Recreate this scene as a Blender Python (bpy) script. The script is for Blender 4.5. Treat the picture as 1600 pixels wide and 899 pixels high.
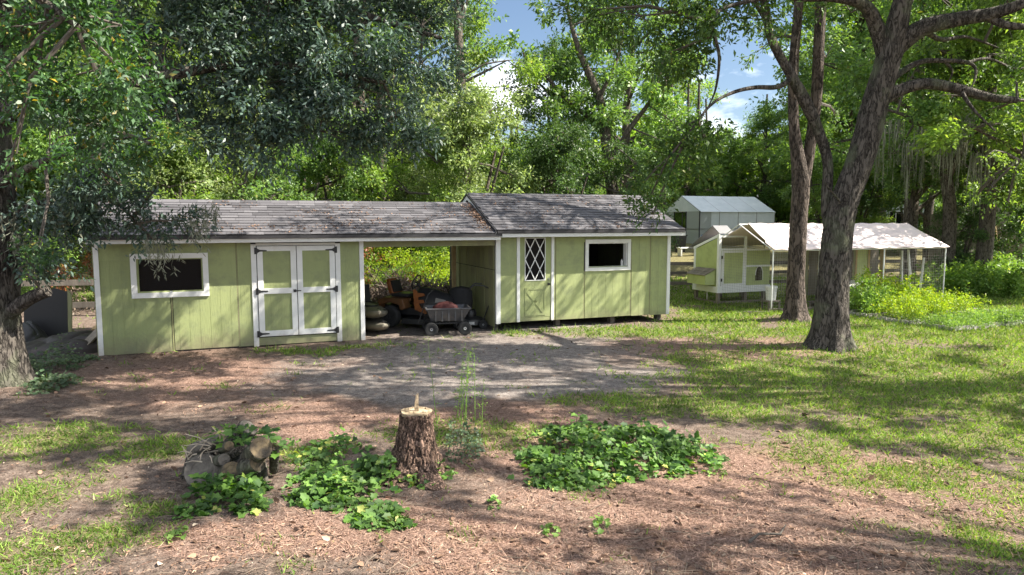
import bpy, math, random
import numpy as np
from mathutils import Vector, Matrix, noise as mnoise

# ------------------------------------------------------------------ camera, world, sun
SC = bpy.context.scene
for o in list(bpy.data.objects): bpy.data.objects.remove(o)
PITCH = 5.6; FPX = 1067.0; HCAM = 2.7
cd = bpy.data.cameras.new('camera'); cam = bpy.data.objects.new('camera', cd)
SC.collection.objects.link(cam); SC.camera = cam
cam.location = (0, 0, HCAM); cam.rotation_euler = (math.radians(90 - PITCH), 0, 0)
cd.sensor_width = 36; cd.lens = 36 * FPX / 1600; cd.clip_end = 2000; cd.clip_start = 0.05

SUN_EL = math.radians(46); SUN_AZ = math.radians(-3)      # azimuth measured from +X towards +Y
SUN = Vector((math.cos(SUN_AZ) * math.cos(SUN_EL), math.sin(SUN_AZ) * math.cos(SUN_EL), math.sin(SUN_EL)))
W = bpy.data.worlds.new('World'); SC.world = W; W.use_nodes = True
nt = W.node_tree; nt.nodes.clear()
def N(nt, t, **k):
    n = nt.nodes.new(t)
    for a, b in k.items(): setattr(n, a, b)
    return n
sky = N(nt, 'ShaderNodeTexSky', sky_type='NISHITA', sun_disc=False)
sky.sun_elevation = SUN_EL; sky.sun_rotation = math.pi / 2 - SUN_AZ
sky.altitude = 50; sky.air_density = 1.0; sky.dust_density = 1.0; sky.ozone_density = 2.0
tc = N(nt, 'ShaderNodeTexCoord'); mp = N(nt, 'ShaderNodeMapping'); mp.inputs['Scale'].default_value = (1, 1, 2.2)
mp.inputs['Location'].default_value = (0.35, 0.1, 0.25)
nz = N(nt, 'ShaderNodeTexNoise'); nz.inputs['Scale'].default_value = 3.4; nz.inputs['Detail'].default_value = 7; nz.inputs['Roughness'].default_value = .55
rp = N(nt, 'ShaderNodeValToRGB'); rp.color_ramp.elements[0].position = .47; rp.color_ramp.elements[1].position = .60
mx = N(nt, 'ShaderNodeMixRGB'); mx.inputs[2].default_value = (16, 16.4, 17, 1)
bg = N(nt, 'ShaderNodeBackground'); bg.inputs['Strength'].default_value = 0.052
ow = N(nt, 'ShaderNodeOutputWorld')
L = nt.links.new
L(tc.outputs['Generated'], mp.inputs['Vector']); L(mp.outputs[0], nz.inputs['Vector']); L(nz.outputs['Fac'], rp.inputs[0])
L(rp.outputs[0], mx.inputs[0]); L(sky.outputs[0], mx.inputs[1]); L(mx.outputs[0], bg.inputs[0]); L(bg.outputs[0], ow.inputs[0])
ld = bpy.data.lights.new('sun', 'SUN'); ld.energy = 5.0; ld.angle = math.radians(0.5); ld.color = (1, .93, .81)
sun = bpy.data.objects.new('sun', ld); SC.collection.objects.link(sun); sun.rotation_euler = SUN.to_track_quat('Z', 'Y').to_euler()
sun.location = (30, 0, 40)
SC.view_settings.view_transform = 'Standard'; SC.view_settings.look = 'None'; SC.view_settings.gamma = 1; SC.view_settings.exposure = 1.7
SC.render.engine = 'CYCLES'
SC.cycles.max_bounces = 7; SC.cycles.diffuse_bounces = 4; SC.cycles.transparent_max_bounces = 12; SC.cycles.transmission_bounces = 5
SC.cycles.sample_clamp_indirect = 6; SC.cycles.caustics_reflective = False; SC.cycles.caustics_refractive = False
SC.cycles.use_denoising = True

# ------------------------------------------------------------------ helpers
rnd = random.Random(7); R = np.random.RandomState(11)
_ca, _sa = math.cos(math.radians(PITCH)), math.sin(math.radians(PITCH))
def ray(px, py):
    x = (px - 800) / FPX; y = (449.5 - py) / FPX
    return Vector((x, _ca + y * _sa, -_sa + y * _ca))
def P(px, py, Y):
    d = ray(px, py); t = Y / d.y
    return Vector((d.x * t, Y, HCAM + d.z * t))
def G(px, py, z=0.0):
    d = ray(px, py); t = (z - HCAM) / d.z
    return Vector((d.x * t, d.y * t, z))
def link(o): SC.collection.objects.link(o)
def thing(name, label, cat, loc=(0, 0, 0), rz=0, group=None):
    o = bpy.data.objects.new(name, None); link(o); o.empty_display_size = .2
    o.location = loc; o.rotation_euler = (0, 0, rz); tag(o, label, cat, group); return o
def tag(o, label=None, cat=None, group=None, kind=None):
    if label: o['label'] = label
    if cat: o['category'] = cat
    if group: o['group'] = group
    if kind: o['kind'] = kind
    return o
def meshobj(name, me, m=None, parent=None, loc=None, rot=None):
    if m is not None and len(me.materials) == 0: me.materials.append(m)
    o = bpy.data.objects.new(name, me); link(o)
    if parent is not None: o.parent = parent
    if loc is not None: o.location = loc
    if rot is not None: o.rotation_euler = rot
    return o
def npmesh(name, v, f, smooth=False):
    v = np.asarray(v, dtype=np.float32); f = np.asarray(f, dtype=np.int32)
    me = bpy.data.meshes.new(name); n, k = f.shape
    me.vertices.add(len(v)); me.vertices.foreach_set('co', v.ravel())
    me.loops.add(n * k); me.loops.foreach_set('vertex_index', f.ravel())
    me.polygons.add(n); me.polygons.foreach_set('loop_start', np.arange(0, n * k, k, dtype=np.int32))
    if smooth: me.polygons.foreach_set('use_smooth', np.ones(n, dtype=bool))
    me.update(calc_edges=True); me.validate(); return me
class MB:
    def __init__(s): s.v = []; s.f = []; s.sm = False
    def add(s, vs, fs, M=None):
        b = len(s.v)
        s.v += [tuple(M @ Vector(p)) for p in vs] if M is not None else [tuple(p) for p in vs]
        s.f += [tuple(b + i for i in q) for q in fs]; return s
    def box(s, x0, x1, y0, y1, z0, z1, M=None):
        return s.add([(x0,y0,z0),(x1,y0,z0),(x1,y1,z0),(x0,y1,z0),(x0,y0,z1),(x1,y0,z1),(x1,y1,z1),(x0,y1,z1)],
            [(3,2,1,0),(4,5,6,7),(0,1,5,4),(1,2,6,5),(2,3,7,6),(3,0,4,7)], M)
    def bar(s, a, b, w, t, up=(0, 0, 1)):
        a = Vector(a); b = Vector(b); d = (b - a); l = d.length; d.normalize()
        x = d.cross(Vector(up))
        if x.length < 1e-4: x = d.cross(Vector((0, 1, 0)))
        x.normalize(); y = x.cross(d)
        M = Matrix((( x.x, d.x, y.x, a.x), (x.y, d.y, y.y, a.y), (x.z, d.z, y.z, a.z), (0, 0, 0, 1)))
        return s.box(-w/2, w/2, 0, l, -t/2, t/2, M)
    def tube(s, pts, rs, n=8, caps=True, M=None):
        pts = [Vector(p) for p in pts]
        if not hasattr(rs, '__len__'): rs = [rs] * len(pts)
        vs = []; up = Vector((0, 0, 1)); x = None
        for i, p in enumerate(pts):
            d = (pts[min(i+1, len(pts)-1)] - pts[max(i-1, 0)])
            if d.length < 1e-6: d = Vector((0, 0, 1))
            d.normalize()
            if x is None:
                x = d.cross(Vector((.3, 1, .1)));  x = d.cross(Vector((1, 0, 0))) if x.length < 1e-3 else x
            else: x = x - d * x.dot(d)
            x.normalize(); y = d.cross(x)
            for k in range(n):
                a = 2 * math.pi * k / n; vs.append(p + (x * math.cos(a) + y * math.sin(a)) * rs[i])
        fs = [(i*n+k, i*n+(k+1) % n, (i+1)*n+(k+1) % n, (i+1)*n+k) for i in range(len(pts)-1) for k in range(n)]
        if caps: fs += [tuple(range(n-1, -1, -1)), tuple((len(pts)-1)*n + k for k in range(n))]
        return s.add(vs, fs, M)
    def prism(s, poly, axis, a, b, M=None):      # poly: 2-D outline; extruded along axis between a and b
        def pt(p, t):
            return (t, p[0], p[1]) if axis == 'x' else (p[0], t, p[1]) if axis == 'y' else (p[0], p[1], t)
        n = len(poly); vs = [pt(p, a) for p in poly] + [pt(p, b) for p in poly]
        return s.add(vs, [tuple(range(n)), tuple(range(2*n-1, n-1, -1))] + [(i, i+n, (i+1) % n + n, (i+1) % n) for i in range(n)], M)
    def loft(s, rings, M=None, caps=True):
        n = len(rings[0]); vs = [p for r in rings for p in r]
        fs = [(i*n+k, i*n+(k+1) % n, (i+1)*n+(k+1) % n, (i+1)*n+k) for i in range(len(rings)-1) for k in range(n)]
        if caps: fs += [tuple(range(n-1, -1, -1)), tuple((len(rings)-1)*n + k for k in range(n))]
        return s.add(vs, fs, M)
    def lathe(s, prof, n=16, M=None):            # prof: (r, z)
        return s.loft([[(r*math.cos(2*math.pi*k/n), r*math.sin(2*math.pi*k/n), z) for k in range(n)] for r, z in prof], M)
    def mesh(s, name):
        me = bpy.data.meshes.new(name); me.from_pydata(s.v, [], s.f); me.update()
        if s.sm:
            me.polygons.foreach_set('use_smooth', np.ones(len(me.polygons), dtype=bool))
            me.set_sharp_from_angle(angle=math.radians(40))
        return me
    def build(s, name, m, parent=None, loc=None, rot=None, smooth=False, bevel=0):
        s.sm = smooth; o = meshobj(name, s.mesh(name), m, parent, loc, rot)
        if bevel:
            b = o.modifiers.new('bevel', 'BEVEL'); b.width = bevel; b.segments = 2; b.limit_method = 'ANGLE'
        return o
def T(x, y, z, rz=0, rx=0, ry=0):
    return Matrix.Translation((x, y, z)) @ Matrix.Rotation(rz, 4, 'Z') @ Matrix.Rotation(ry, 4, 'Y') @ Matrix.Rotation(rx, 4, 'X')

# numpy value noise
_perm = R.rand(256, 256).astype(np.float32)
def vn(x, y):
    xi = np.floor(x).astype(int); yi = np.floor(y).astype(int); fx = x - xi; fy = y - yi
    fx = fx*fx*(3-2*fx); fy = fy*fy*(3-2*fy); a = lambda i, j: _perm[(xi+i) & 255, (yi+j) & 255]
    return (a(0,0)*(1-fx)+a(1,0)*fx)*(1-fy)+(a(0,1)*(1-fx)+a(1,1)*fx)*fy
def fbm(x, y, o=4):
    s = 0; a = .5; t = 0
    for i in range(o): s = s + a*vn(x*2**i+17.3*i, y*2**i+5.1*i); t += a; a *= .55
    return s/t
def sst(a, b, x): t = np.clip((x-a)/(b-a), 0, 1); return t*t*(3-2*t)

# ------------------------------------------------------------------ materials
MATS = {}
def newmat(name):
    m = bpy.data.materials.new(name); m.use_nodes = True; MATS[name] = m; return m, m.node_tree, m.node_tree.nodes['Principled BSDF']
def setc(s, c): s.default_value = (*c, 1)
def simple(name, c, rough=.6, c2=None, scale=8, metal=0, bump=0, bscale=40, coord='Object', stretch=(1, 1, 1), rand=0, spec=.5, dirt=None, dscale=1.5, drng=(.5, .75)):
    m, nt, b = newmat(name); L = nt.links.new
    b.inputs['Roughness'].default_value = rough; b.inputs['Metallic'].default_value = metal; b.inputs['Specular IOR Level'].default_value = spec
    setc(b.inputs['Base Color'], c)
    tc = N(nt, 'ShaderNodeTexCoord'); mp = N(nt, 'ShaderNodeMapping'); mp.inputs['Scale'].default_value = stretch
    L(tc.outputs[coord], mp.inputs[0]); col = None
    if c2:
        n = N(nt, 'ShaderNodeTexNoise'); n.inputs['Scale'].default_value = scale; n.inputs['Detail'].default_value = 6; n.inputs['Roughness'].default_value = .65
        r = N(nt, 'ShaderNodeValToRGB'); r.color_ramp.elements[0].position = .35; r.color_ramp.elements[1].position = .68
        setc_(r, c, c2); L(mp.outputs[0], n.inputs[0]); L(n.outputs[0], r.inputs[0]); col = r.outputs[0]
    if rand:
        oi = N(nt, 'ShaderNodeObjectInfo'); h = N(nt, 'ShaderNodeHueSaturation'); mr = N(nt, 'ShaderNodeMapRange')
        mr.inputs['To Min'].default_value = 1-rand; mr.inputs['To Max'].default_value = 1+rand
        L(oi.outputs['Random'], mr.inputs[0]); L(mr.outputs[0], h.inputs['Value'])
        if col: L(col, h.inputs['Color'])
        else: setc(h.inputs['Color'], c)
        col = h.outputs[0]
    if dirt:
        n = N(nt, 'ShaderNodeTexNoise'); n.inputs['Scale'].default_value = dscale; n.inputs['Detail'].default_value = 8; n.inputs['Roughness'].default_value = .7
        r = N(nt, 'ShaderNodeValToRGB'); r.color_ramp.elements[0].position = drng[0]; r.color_ramp.elements[1].position = drng[1]
        setc_(r, (0, 0, 0), (1, 1, 1)); x = N(nt, 'ShaderNodeMixRGB'); setc(x.inputs[2], dirt)
        L(tc.outputs[coord], n.inputs[0]); L(n.outputs[0], r.inputs[0]); L(r.outputs[0], x.inputs[0])
        if col: L(col, x.inputs[1])
        else: setc(x.inputs[1], c)
        col = x.outputs[0]
    if col: L(col, b.inputs['Base Color'])
    if bump:
        n = N(nt, 'ShaderNodeTexNoise'); n.inputs['Scale'].default_value = bscale; n.inputs['Detail'].default_value = 5
        u = N(nt, 'ShaderNodeBump'); u.inputs['Strength'].default_value = bump; u.inputs['Distance'].default_value = .02
        L(mp.outputs[0], n.inputs[0]); L(n.outputs[0], u.inputs['Height']); L(u.outputs[0], b.inputs['Normal'])
    return m
def setc_(r, a, b): r.color_ramp.elements[0].color = (*a, 1); r.color_ramp.elements[1].color = (*b, 1)
def leafmat(name, c1, c2, c3, trans=.4, rough=.45, scale=.8, tint=(1.25, 1.25, .5), spec=.4):
    m, nt, b = newmat(name); L = nt.links.new
    g = N(nt, 'ShaderNodeNewGeometry'); r = N(nt, 'ShaderNodeValToRGB'); e = r.color_ramp.elements
    e[0].position = 0; e[0].color = (*c1, 1); e[1].position = .96; e[1].color = (*c2, 1); q = e.new(1.0); q.color = (*c3, 1)
    q2 = e.new(.88); q2.color = (*c2, 1)
    L(g.outputs['Random Per Island'], r.inputs[0])
    n = N(nt, 'ShaderNodeTexNoise'); n.inputs['Scale'].default_value = scale; n.inputs['Detail'].default_value = 3
    h = N(nt, 'ShaderNodeHueSaturation'); mr = N(nt, 'ShaderNodeMapRange'); mr.inputs['From Min'].default_value = .3; mr.inputs['From Max'].default_value = .7
    mr.inputs['To Min'].default_value = .65; mr.inputs['To Max'].default_value = 1.35
    L(g.outputs['Position'], n.inputs[0]); L(n.outputs[0], mr.inputs[0]); L(mr.outputs[0], h.inputs['Value']); L(r.outputs[0], h.inputs['Color'])
    L(h.outputs[0], b.inputs['Base Color']); b.inputs['Roughness'].default_value = rough; b.inputs['Specular IOR Level'].default_value = spec
    t = N(nt, 'ShaderNodeBsdfTranslucent'); x = N(nt, 'ShaderNodeMixRGB', blend_type='MULTIPLY'); x.inputs[0].default_value = 1; setc(x.inputs[2], tint)
    L(h.outputs[0], x.inputs[1]); L(x.outputs[0], t.inputs[0])
    ms = N(nt, 'ShaderNodeMixShader'); ms.inputs[0].default_value = trans
    L(b.outputs[0], ms.inputs[1]); L(t.outputs[0], ms.inputs[2]); L(ms.outputs[0], nt.nodes['Material Output'].inputs[0]); return m
def barkmat(name, c1, c2, scale=6, st=(1, 1, .22), bump=.8, moss=None):
    m, nt, b = newmat(name); L = nt.links.new
    tc = N(nt, 'ShaderNodeTexCoord'); mp = N(nt, 'ShaderNodeMapping'); mp.inputs['Scale'].default_value = st
    v = N(nt, 'ShaderNodeTexVoronoi', feature='DISTANCE_TO_EDGE'); v.inputs['Scale'].default_value = scale*1.6
    n = N(nt, 'ShaderNodeTexNoise'); n.inputs['Scale'].default_value = scale*2; n.inputs['Detail'].default_value = 8
    w = N(nt, 'ShaderNodeMixRGB'); w.inputs[0].default_value = .26
    L(tc.outputs['Object'], mp.inputs[0]); L(mp.outputs[0], n.inputs[0]); L(mp.outputs[0], w.inputs[1]); L(n.outputs['Color'], w.inputs[2]); L(w.outputs[0], v.inputs[0])
    a = N(nt, 'ShaderNodeMath', operation='MULTIPLY'); a.inputs[1].default_value = 3.0; L(v.outputs[0], a.inputs[0])
    a2 = N(nt, 'ShaderNodeMath', operation='MINIMUM'); a2.inputs[1].default_value = .6; L(a.outputs[0], a2.inputs[0])
    s = N(nt, 'ShaderNodeMath', operation='ADD'); L(a2.outputs[0], s.inputs[0]); L(n.outputs[0], s.inputs[1])
    r = N(nt, 'ShaderNodeValToRGB'); r.color_ramp.elements[0].position = .45; r.color_ramp.elements[1].position = 1.0; setc_(r, c1, c2)
    L(s.outputs[0], r.inputs[0]); col = r.outputs[0]
    if moss:
        n2 = N(nt, 'ShaderNodeTexNoise'); n2.inputs['Scale'].default_value = 2.2; n2.inputs['Detail'].default_value = 7
        r2 = N(nt, 'ShaderNodeValToRGB'); r2.color_ramp.elements[0].position = .52; r2.color_ramp.elements[1].position = .7
        x = N(nt, 'ShaderNodeMixRGB'); setc(x.inputs[2], moss); L(tc.outputs['Object'], n2.inputs[0]); L(n2.outputs[0], r2.inputs[0]); L(r2.outputs[0], x.inputs[0]); L(col, x.inputs[1]); col = x.outputs[0]
    L(col, b.inputs['Base Color']); b.inputs['Roughness'].default_value = .9; b.inputs['Specular IOR Level'].default_value = .2
    u = N(nt, 'ShaderNodeBump'); u.inputs['Strength'].default_value = bump; u.inputs['Distance'].default_value = .04
    L(s.outputs[0], u.inputs['Height']); L(u.outputs[0], b.inputs['Normal']); return m

M_GREEN = simple('green paint', (.31, .355, .155), .6, (.27, .31, .135), 3, bump=.25, bscale=70, stretch=(1, 1, .08), dirt=(.19, .22, .12), dscale=2.6, drng=(.48, .80), rand=.05)
M_GREEN2 = simple('coop green paint', (.42, .48, .20), .5, (.37, .43, .18), 3, dirt=(.3, .33, .15), dscale=3)
M_WHITE = simple('white trim paint', (.78, .79, .78), .45, (.70, .71, .70), 4, dirt=(.5, .5, .45), dscale=2.5, drng=(.58, .9))
M_OLD = simple('weathered green siding', (.27, .28, .13), .75, (.21, .20, .12), 5, bump=.2, stretch=(1, 1, .15), dirt=(.16, .13, .09), dscale=2, drng=(.5, .8), rand=.12)
def splash(m, col, top, amt):
    nt = m.node_tree; L = nt.links.new; b = nt.nodes['Principled BSDF']; src = b.inputs['Base Color'].links[0].from_socket
    tc = N(nt, 'ShaderNodeTexCoord'); sp = N(nt, 'ShaderNodeSeparateXYZ'); n = N(nt, 'ShaderNodeTexNoise'); n.inputs['Scale'].default_value = 5; n.inputs['Detail'].default_value = 8; n.inputs['Roughness'].default_value = .75
    a = N(nt, 'ShaderNodeMath', operation='MULTIPLY_ADD'); a.inputs[1].default_value = .9; mr = N(nt, 'ShaderNodeMapRange'); mr.inputs['From Min'].default_value = top+.45; mr.inputs['From Max'].default_value = .40; mr.inputs['To Max'].default_value = amt
    x = N(nt, 'ShaderNodeMixRGB'); setc(x.inputs[2], col)
    L(tc.outputs['Object'], sp.inputs[0]); L(tc.outputs['Object'], n.inputs[0]); L(n.outputs[0], a.inputs[0]); L(sp.outputs[2], a.inputs[2]); L(a.outputs[0], mr.inputs[0]); L(mr.outputs[0], x.inputs[0]); L(src, x.inputs[1]); L(x.outputs[0], b.inputs['Base Color'])
splash(M_GREEN, (.17, .14, .10), .45, .75); splash(M_WHITE, (.35, .30, .24), .35, .7)
M_BLACK = simple('black metal', (.02, .02, .022), .45)
M_DARKTRIM = simple('dark drip edge', (.025, .024, .028), .5)
M_PLBLACK = simple('black plastic', (.025, .025, .027), .4)
M_RUBBER = simple('rubber', (.025, .025, .025), .85)
M_ORANGE = simple('orange paint', (.30, .10, .025), .45, (.18, .06, .02), 7)
M_RUSTY = simple('dull orange paint', (.15, .065, .022), .5, (.08, .04, .018), 5)
M_STEEL = simple('grey metal', (.30, .30, .31), .35, metal=.6)
M_CART = simple('grey cart plastic', (.055, .055, .06), .3, (.085, .085, .09), 4, dirt=(.16, .14, .12), dscale=5)
M_RIM = simple('white wheel rim', (.6, .6, .58), .4)
M_BEIGE = simple('faded beige hull', (.22, .20, .16), .5, (.16, .15, .12), 3, dirt=(.15, .14, .11), dscale=3)
M_ROOM = simple('bare wood interior', (.10, .08, .06), .8, (.07, .055, .04), 4)
M_WOOD = simple('grey weathered wood', (.22, .19, .15), .85, (.13, .11, .09), 6, bump=.4, stretch=(1, 1, .15), rand=.25)
M_WOODH = simple('weathered rail wood', (.13, .11, .09), .85, (.08, .07, .055), 6, bump=.4, rand=.2)
M_NEWWOOD = simple('yellow pine board', (.45, .33, .17), .75, (.36, .25, .12), 5, bump=.2, rand=.1)
M_SHADEROOM = M_ROOM
M_TARP = simple('brown tarp', (.022, .014, .013), .55, (.014, .009, .009), 3, bump=.3, bscale=12)
M_GREYTARP = simple('grey cover', (.022, .022, .024), .5, (.014, .014, .015), 4, bump=.3, bscale=9)
M_BUCKET = simple('white bucket plastic', (.72, .72, .70), .4)
M_BLUE = simple('blue plastic', (.03, .16, .5), .4)
M_PINK = simple('faded canopy tarp', (.80, .68, .65), .7, (.74, .62, .59), 1.2, bump=.25, bscale=3)
M_WTARP = simple('white poly sheeting', (.66, .70, .72), .5, (.55, .60, .62), 1.5, bump=.5, bscale=2.5)
M_BLOCK = simple('concrete edging', (.38, .37, .34), .9, (.25, .24, .21), 9, dirt=(.08, .08, .06), dscale=3)
M_CUT = simple('cut wood face', (.42, .33, .22), .8, (.26, .19, .12), 7, bump=.4, dirt=(.13, .10, .055), dscale=7, drng=(.42, .68))
M_CUTD = simple('aged log end', (.26, .19, .10), .85, (.15, .105, .055), 8, bump=.5, dirt=(.045, .037, .027), dscale=5, drng=(.32, .6))
M_CUTG = simple('grey weathered cut wood', (.17, .15, .125), .85, (.07, .058, .048), 9, bump=.5)
M_SOIL = simple('bed soil', (.06, .045, .035), .95, (.035, .027, .02), 12, bump=.5)
M_HOUSE = simple('beige lap siding', (.62, .56, .42), .6, (.55, .49, .36), 2)
M_BROOF = simple('brown roof', (.14, .10, .08), .9, (.09, .07, .06), 5)
M_MESHWIRE = simple('galvanised wire', (.26, .25, .23), .6, metal=.3)

# bark
M_OAK = barkmat('oak bark', (.018, .015, .013), (.105, .092, .080), 7, (1, 1, .25), .9, moss=(.12, .13, .085))
M_PINEB = barkmat('pine bark', (.022, .018, .016), (.125, .10, .085), 6, (1, 1, .3), .9)
M_DBARK = barkmat('grey bark', (.028, .023, .02), (.13, .11, .09), 7, (1, 1, .3), .6)
M_TWIG = simple('twig bark', (.10, .085, .07), .9, (.06, .05, .04), 10)
# leaves
LM = dict(
 oakdark=leafmat('live oak leaf', (.034, .066, .056), (.105, .165, .130), (.22, .24, .10), .25, .5, 1.0, (1.1, 1.3, .5), .6),
 oaknear=leafmat('broad oak leaf', (0.029, 0.076, 0.032), (0.075, 0.160, 0.051), (.45, .30, .04), .38, .5, 1.2, (1.1, 1.3, .4), .6),
 hang=leafmat('hanging oak leaf', (0.038, 0.083, 0.027), (0.105, 0.180, 0.045), (.2, .2, .05), .32, .6, 1.2, (1.3, 1.4, .4), .35),
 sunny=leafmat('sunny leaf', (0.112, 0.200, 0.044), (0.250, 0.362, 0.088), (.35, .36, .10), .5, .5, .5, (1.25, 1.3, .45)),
 pale=leafmat('pale sunlit leaf', (0.150, 0.225, 0.088), (0.312, 0.388, 0.163), (.35, .36, .2), .45, .5, .5, (1.15, 1.2, .6)),  # sunny and pale leaf colours stand in for sunlight and haze
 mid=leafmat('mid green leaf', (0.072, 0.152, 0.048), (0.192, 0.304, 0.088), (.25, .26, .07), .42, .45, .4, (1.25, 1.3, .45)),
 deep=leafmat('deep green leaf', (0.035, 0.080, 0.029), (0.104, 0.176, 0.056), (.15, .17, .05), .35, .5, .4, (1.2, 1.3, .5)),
 lime=leafmat('lime garden leaf', (.17, .30, .025), (.36, .46, .05), (.55, .50, .06), .5, .5, 2.5, (1.2, 1.2, .3)),
 weed=leafmat('green weed leaf', (.10, .20, .04), (.24, .38, .09), (.45, .45, .12), .45, .5, 2, (1.2, 1.2, .45)),
 vine=leafmat('grape vine leaf', (.025, .075, .015), (.15, .28, .05), (.50, .48, .12), .38, .6, 2.5, (1.15, 1.25, .35), .5),
 fern=leafmat('shade fern leaf', (.05, .09, .045), (.13, .19, .10), (.25, .28, .15), .35, .5, 3),
 red=leafmat('reddish leaf', (.16, .05, .03), (.30, .12, .05), (.35, .2, .06), .35, .5, 2),
 moss=leafmat('spanish moss', (.15, .16, .12), (.30, .31, .24), (.35, .35, .28), .3, .9, 1, (1, 1, .9), .1),
 grass=leafmat('grass blade', (.065, .14, .025), (.25, .36, .075), (.50, .44, .24), .4, .6, 1.5, (1.2, 1.2, .4), .2),
 litter=leafmat('leaf litter', (.05, .028, .018), (.30, .19, .13), (.60, .50, .38), .1, .8, 1.2, (1, 1, 1), .2),
 straw=leafmat('pine straw', (.12, .06, .042), (.42, .28, .21), (.50, .40, .28), .1, .8, 1.2, (1, 1, 1), .2),
 brush=leafmat('dead brush', (.06, .045, .035), (.22, .17, .13), (.35, .3, .25), .15, .8, 2, (1, 1, 1), .2),
)
# ------------------------------------------------------------------ leaf cards made as little folded leaves
TA = (np.array([(0, 0, 0), (.45, .5, .1), (1, 0, -.05), (.45, -.5, .1)]), np.array([(0, 1, 2, 3)]))
TB = (np.array([(0, 0, 0), (.1, .45, .06), (.55, .48, .08), (1, 0, -.08), (.55, -.48, .08), (.1, -.45, .06)]), np.array([(0, 1, 2, 3), (0, 3, 4, 5)]))
TV = (np.array([(0, 0, 0), (-.12, .22, .02), (.05, .50, .06), (.33, .36, .05), (.58, .46, .06), (.72, .20, .03), (1, 0, -.1), (.72, -.20, .03), (.58, -.46, .06), (.33, -.36, .05), (.05, -.50, .06), (-.12, -.22, .02)]), np.array([(0, 1, 2, 3, 4, 5, 6), (0, 6, 7, 8, 9, 10, 11)]))
TG = (np.array([(0, .5, 0), (0, -.5, 0), (1, 0, 0)]), np.array([(0, 1, 2)]))
def unit(a): return a / np.maximum(np.linalg.norm(a, axis=-1, keepdims=True), 1e-9)
def place(tpl, p, d, n, Ls, Ws):
    V, F = tpl; d = unit(d); s = unit(np.cross(d, n)); n = np.cross(s, d)
    v = p[:, None] + V[None, :, 0:1]*(d*Ls[:, None])[:, None] + V[None, :, 1:2]*(s*Ws[:, None])[:, None] + V[None, :, 2:3]*(n*Ls[:, None])[:, None]
    f = F[None] + (np.arange(len(p))*len(V))[:, None, None]
    return v.reshape(-1, 3), f.reshape(-1, F.shape[1])
def sprays(c, out, K, tw, size, asp=.4, droop=.25, spread=.35, tpl=TA, flat=.6, jit=.05):
    """c: spray origins, out: preferred direction; K leaves on each twig of length tw."""
    M = len(c); t = unit(out + R.normal(0, spread, (M, 3)))
    s = R.rand(M, K)**.8; side = unit(R.normal(0, 1, (M, K, 3)))
    p = c[:, None] + t[:, None]*(s*tw)[..., None] + R.normal(0, jit, (M, K, 3)) + side*(.12*tw)
    p[..., 2] -= droop*tw*s*s
    d = unit(t[:, None]*.7 + side*.9 - np.array([0, 0, .25])); n = unit(np.array([0, 0, 1.0])*flat + R.normal(0, .6, (M, K, 3)))
    Ls = size*(.6 + .8*R.rand(M, K)); v, f = place(tpl, p.reshape(-1, 3), d.reshape(-1, 3), n.reshape(-1, 3), Ls.ravel(), (Ls*asp).ravel())
    return v, f
def cat(parts):
    vs = []; fs = []; b = 0
    for v, f in parts: vs.append(v); fs.append(f + b); b += len(v)
    return np.concatenate(vs), np.concatenate(fs)
def blobpts(c, r, n, shell=.35):
    u = unit(R.normal(0, 1, (n, 3))); k = (shell + (1-shell)*R.rand(n))**.5
    return np.array(c) + u*k[:, None]*np.array(r), u
def blob_at(px, py, Y, rx, ry, ryY=None):
    c = P(px, py, Y); k = Y / FPX; return (tuple(c), (rx*k, (ryY if ryY else rx*k*.7), ry*k))
def crown_mesh(name, blobs, dens, K=14, tw=.45, size=.09, asp=.4, clump=20, **kw):
    parts = []; centers = []
    for c, r in blobs:
        vol = (r[0]*r[1]+r[1]*r[2]+r[0]*r[2])/3; n = max(4, int(dens*vol))
        # break the ellipsoid into sub-clumps so that gaps show
        m = max(3, n//clump); cc, uu = blobpts(c, r, m, .15); centers.append((c, cc))
        idx = R.randint(0, m, n); rr = min(r)*.20 + .08
        p = cc[idx] + R.normal(0, 1, (n, 3))*rr*np.array([1, 1, .55]); parts.append(sprays(p, uu[idx]*np.array([1, 1, .5]), K, tw, size, asp, **kw))
    v, f = cat(parts); return npmesh(name, v, f), centers
def twigs_mesh(name, skel, centers, r0=.03, most=14):
    """thin branches from the nearest skeleton point to each blob and fan out to its clumps"""
    mb = MB(); sk = [Vector(p) for p in skel]
    for c, cc in centers:
        c = Vector(c); a = min(sk, key=lambda q: (q-c).length)
        mid = a.lerp(c, .5) + Vector((rnd.uniform(-.2, .2), rnd.uniform(-.2, .2), rnd.uniform(.0, .3)))*((a-c).length*.3)
        mb.tube([a, mid, c], [r0*1.6, r0*1.2, r0*.7], 5, False)
        for i in range(min(most, len(cc))):
            q = Vector(cc[i]); m2 = c.lerp(q, .5) + Vector((0, 0, rnd.uniform(-.05, .15)))*(c-q).length
            mb.tube([mid if i % 3 == 0 else c, m2, q], [r0*.7, r0*.45, r0*.2], 4, False)
    return mb.mesh(name)
def smooth_path(pts, rs, per=6):
    pts = [Vector(p) for p in pts]; out = []; ro = []
    n = len(pts)
    for i in range(n-1):
        p0 = pts[max(i-1, 0)]; p1 = pts[i]; p2 = pts[i+1]; p3 = pts[min(i+2, n-1)]
        for j in range(per):
            t = j/per; out.append(.5*((2*p1)+(p2-p0)*t+(2*p0-5*p1+4*p2-p3)*t*t+(3*p1-p0-3*p2+p3)*t**3)); ro.append(rs[i]*(1-t)+rs[i+1]*t)
    out.append(pts[-1]); ro.append(rs[-1]); return out, ro
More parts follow.
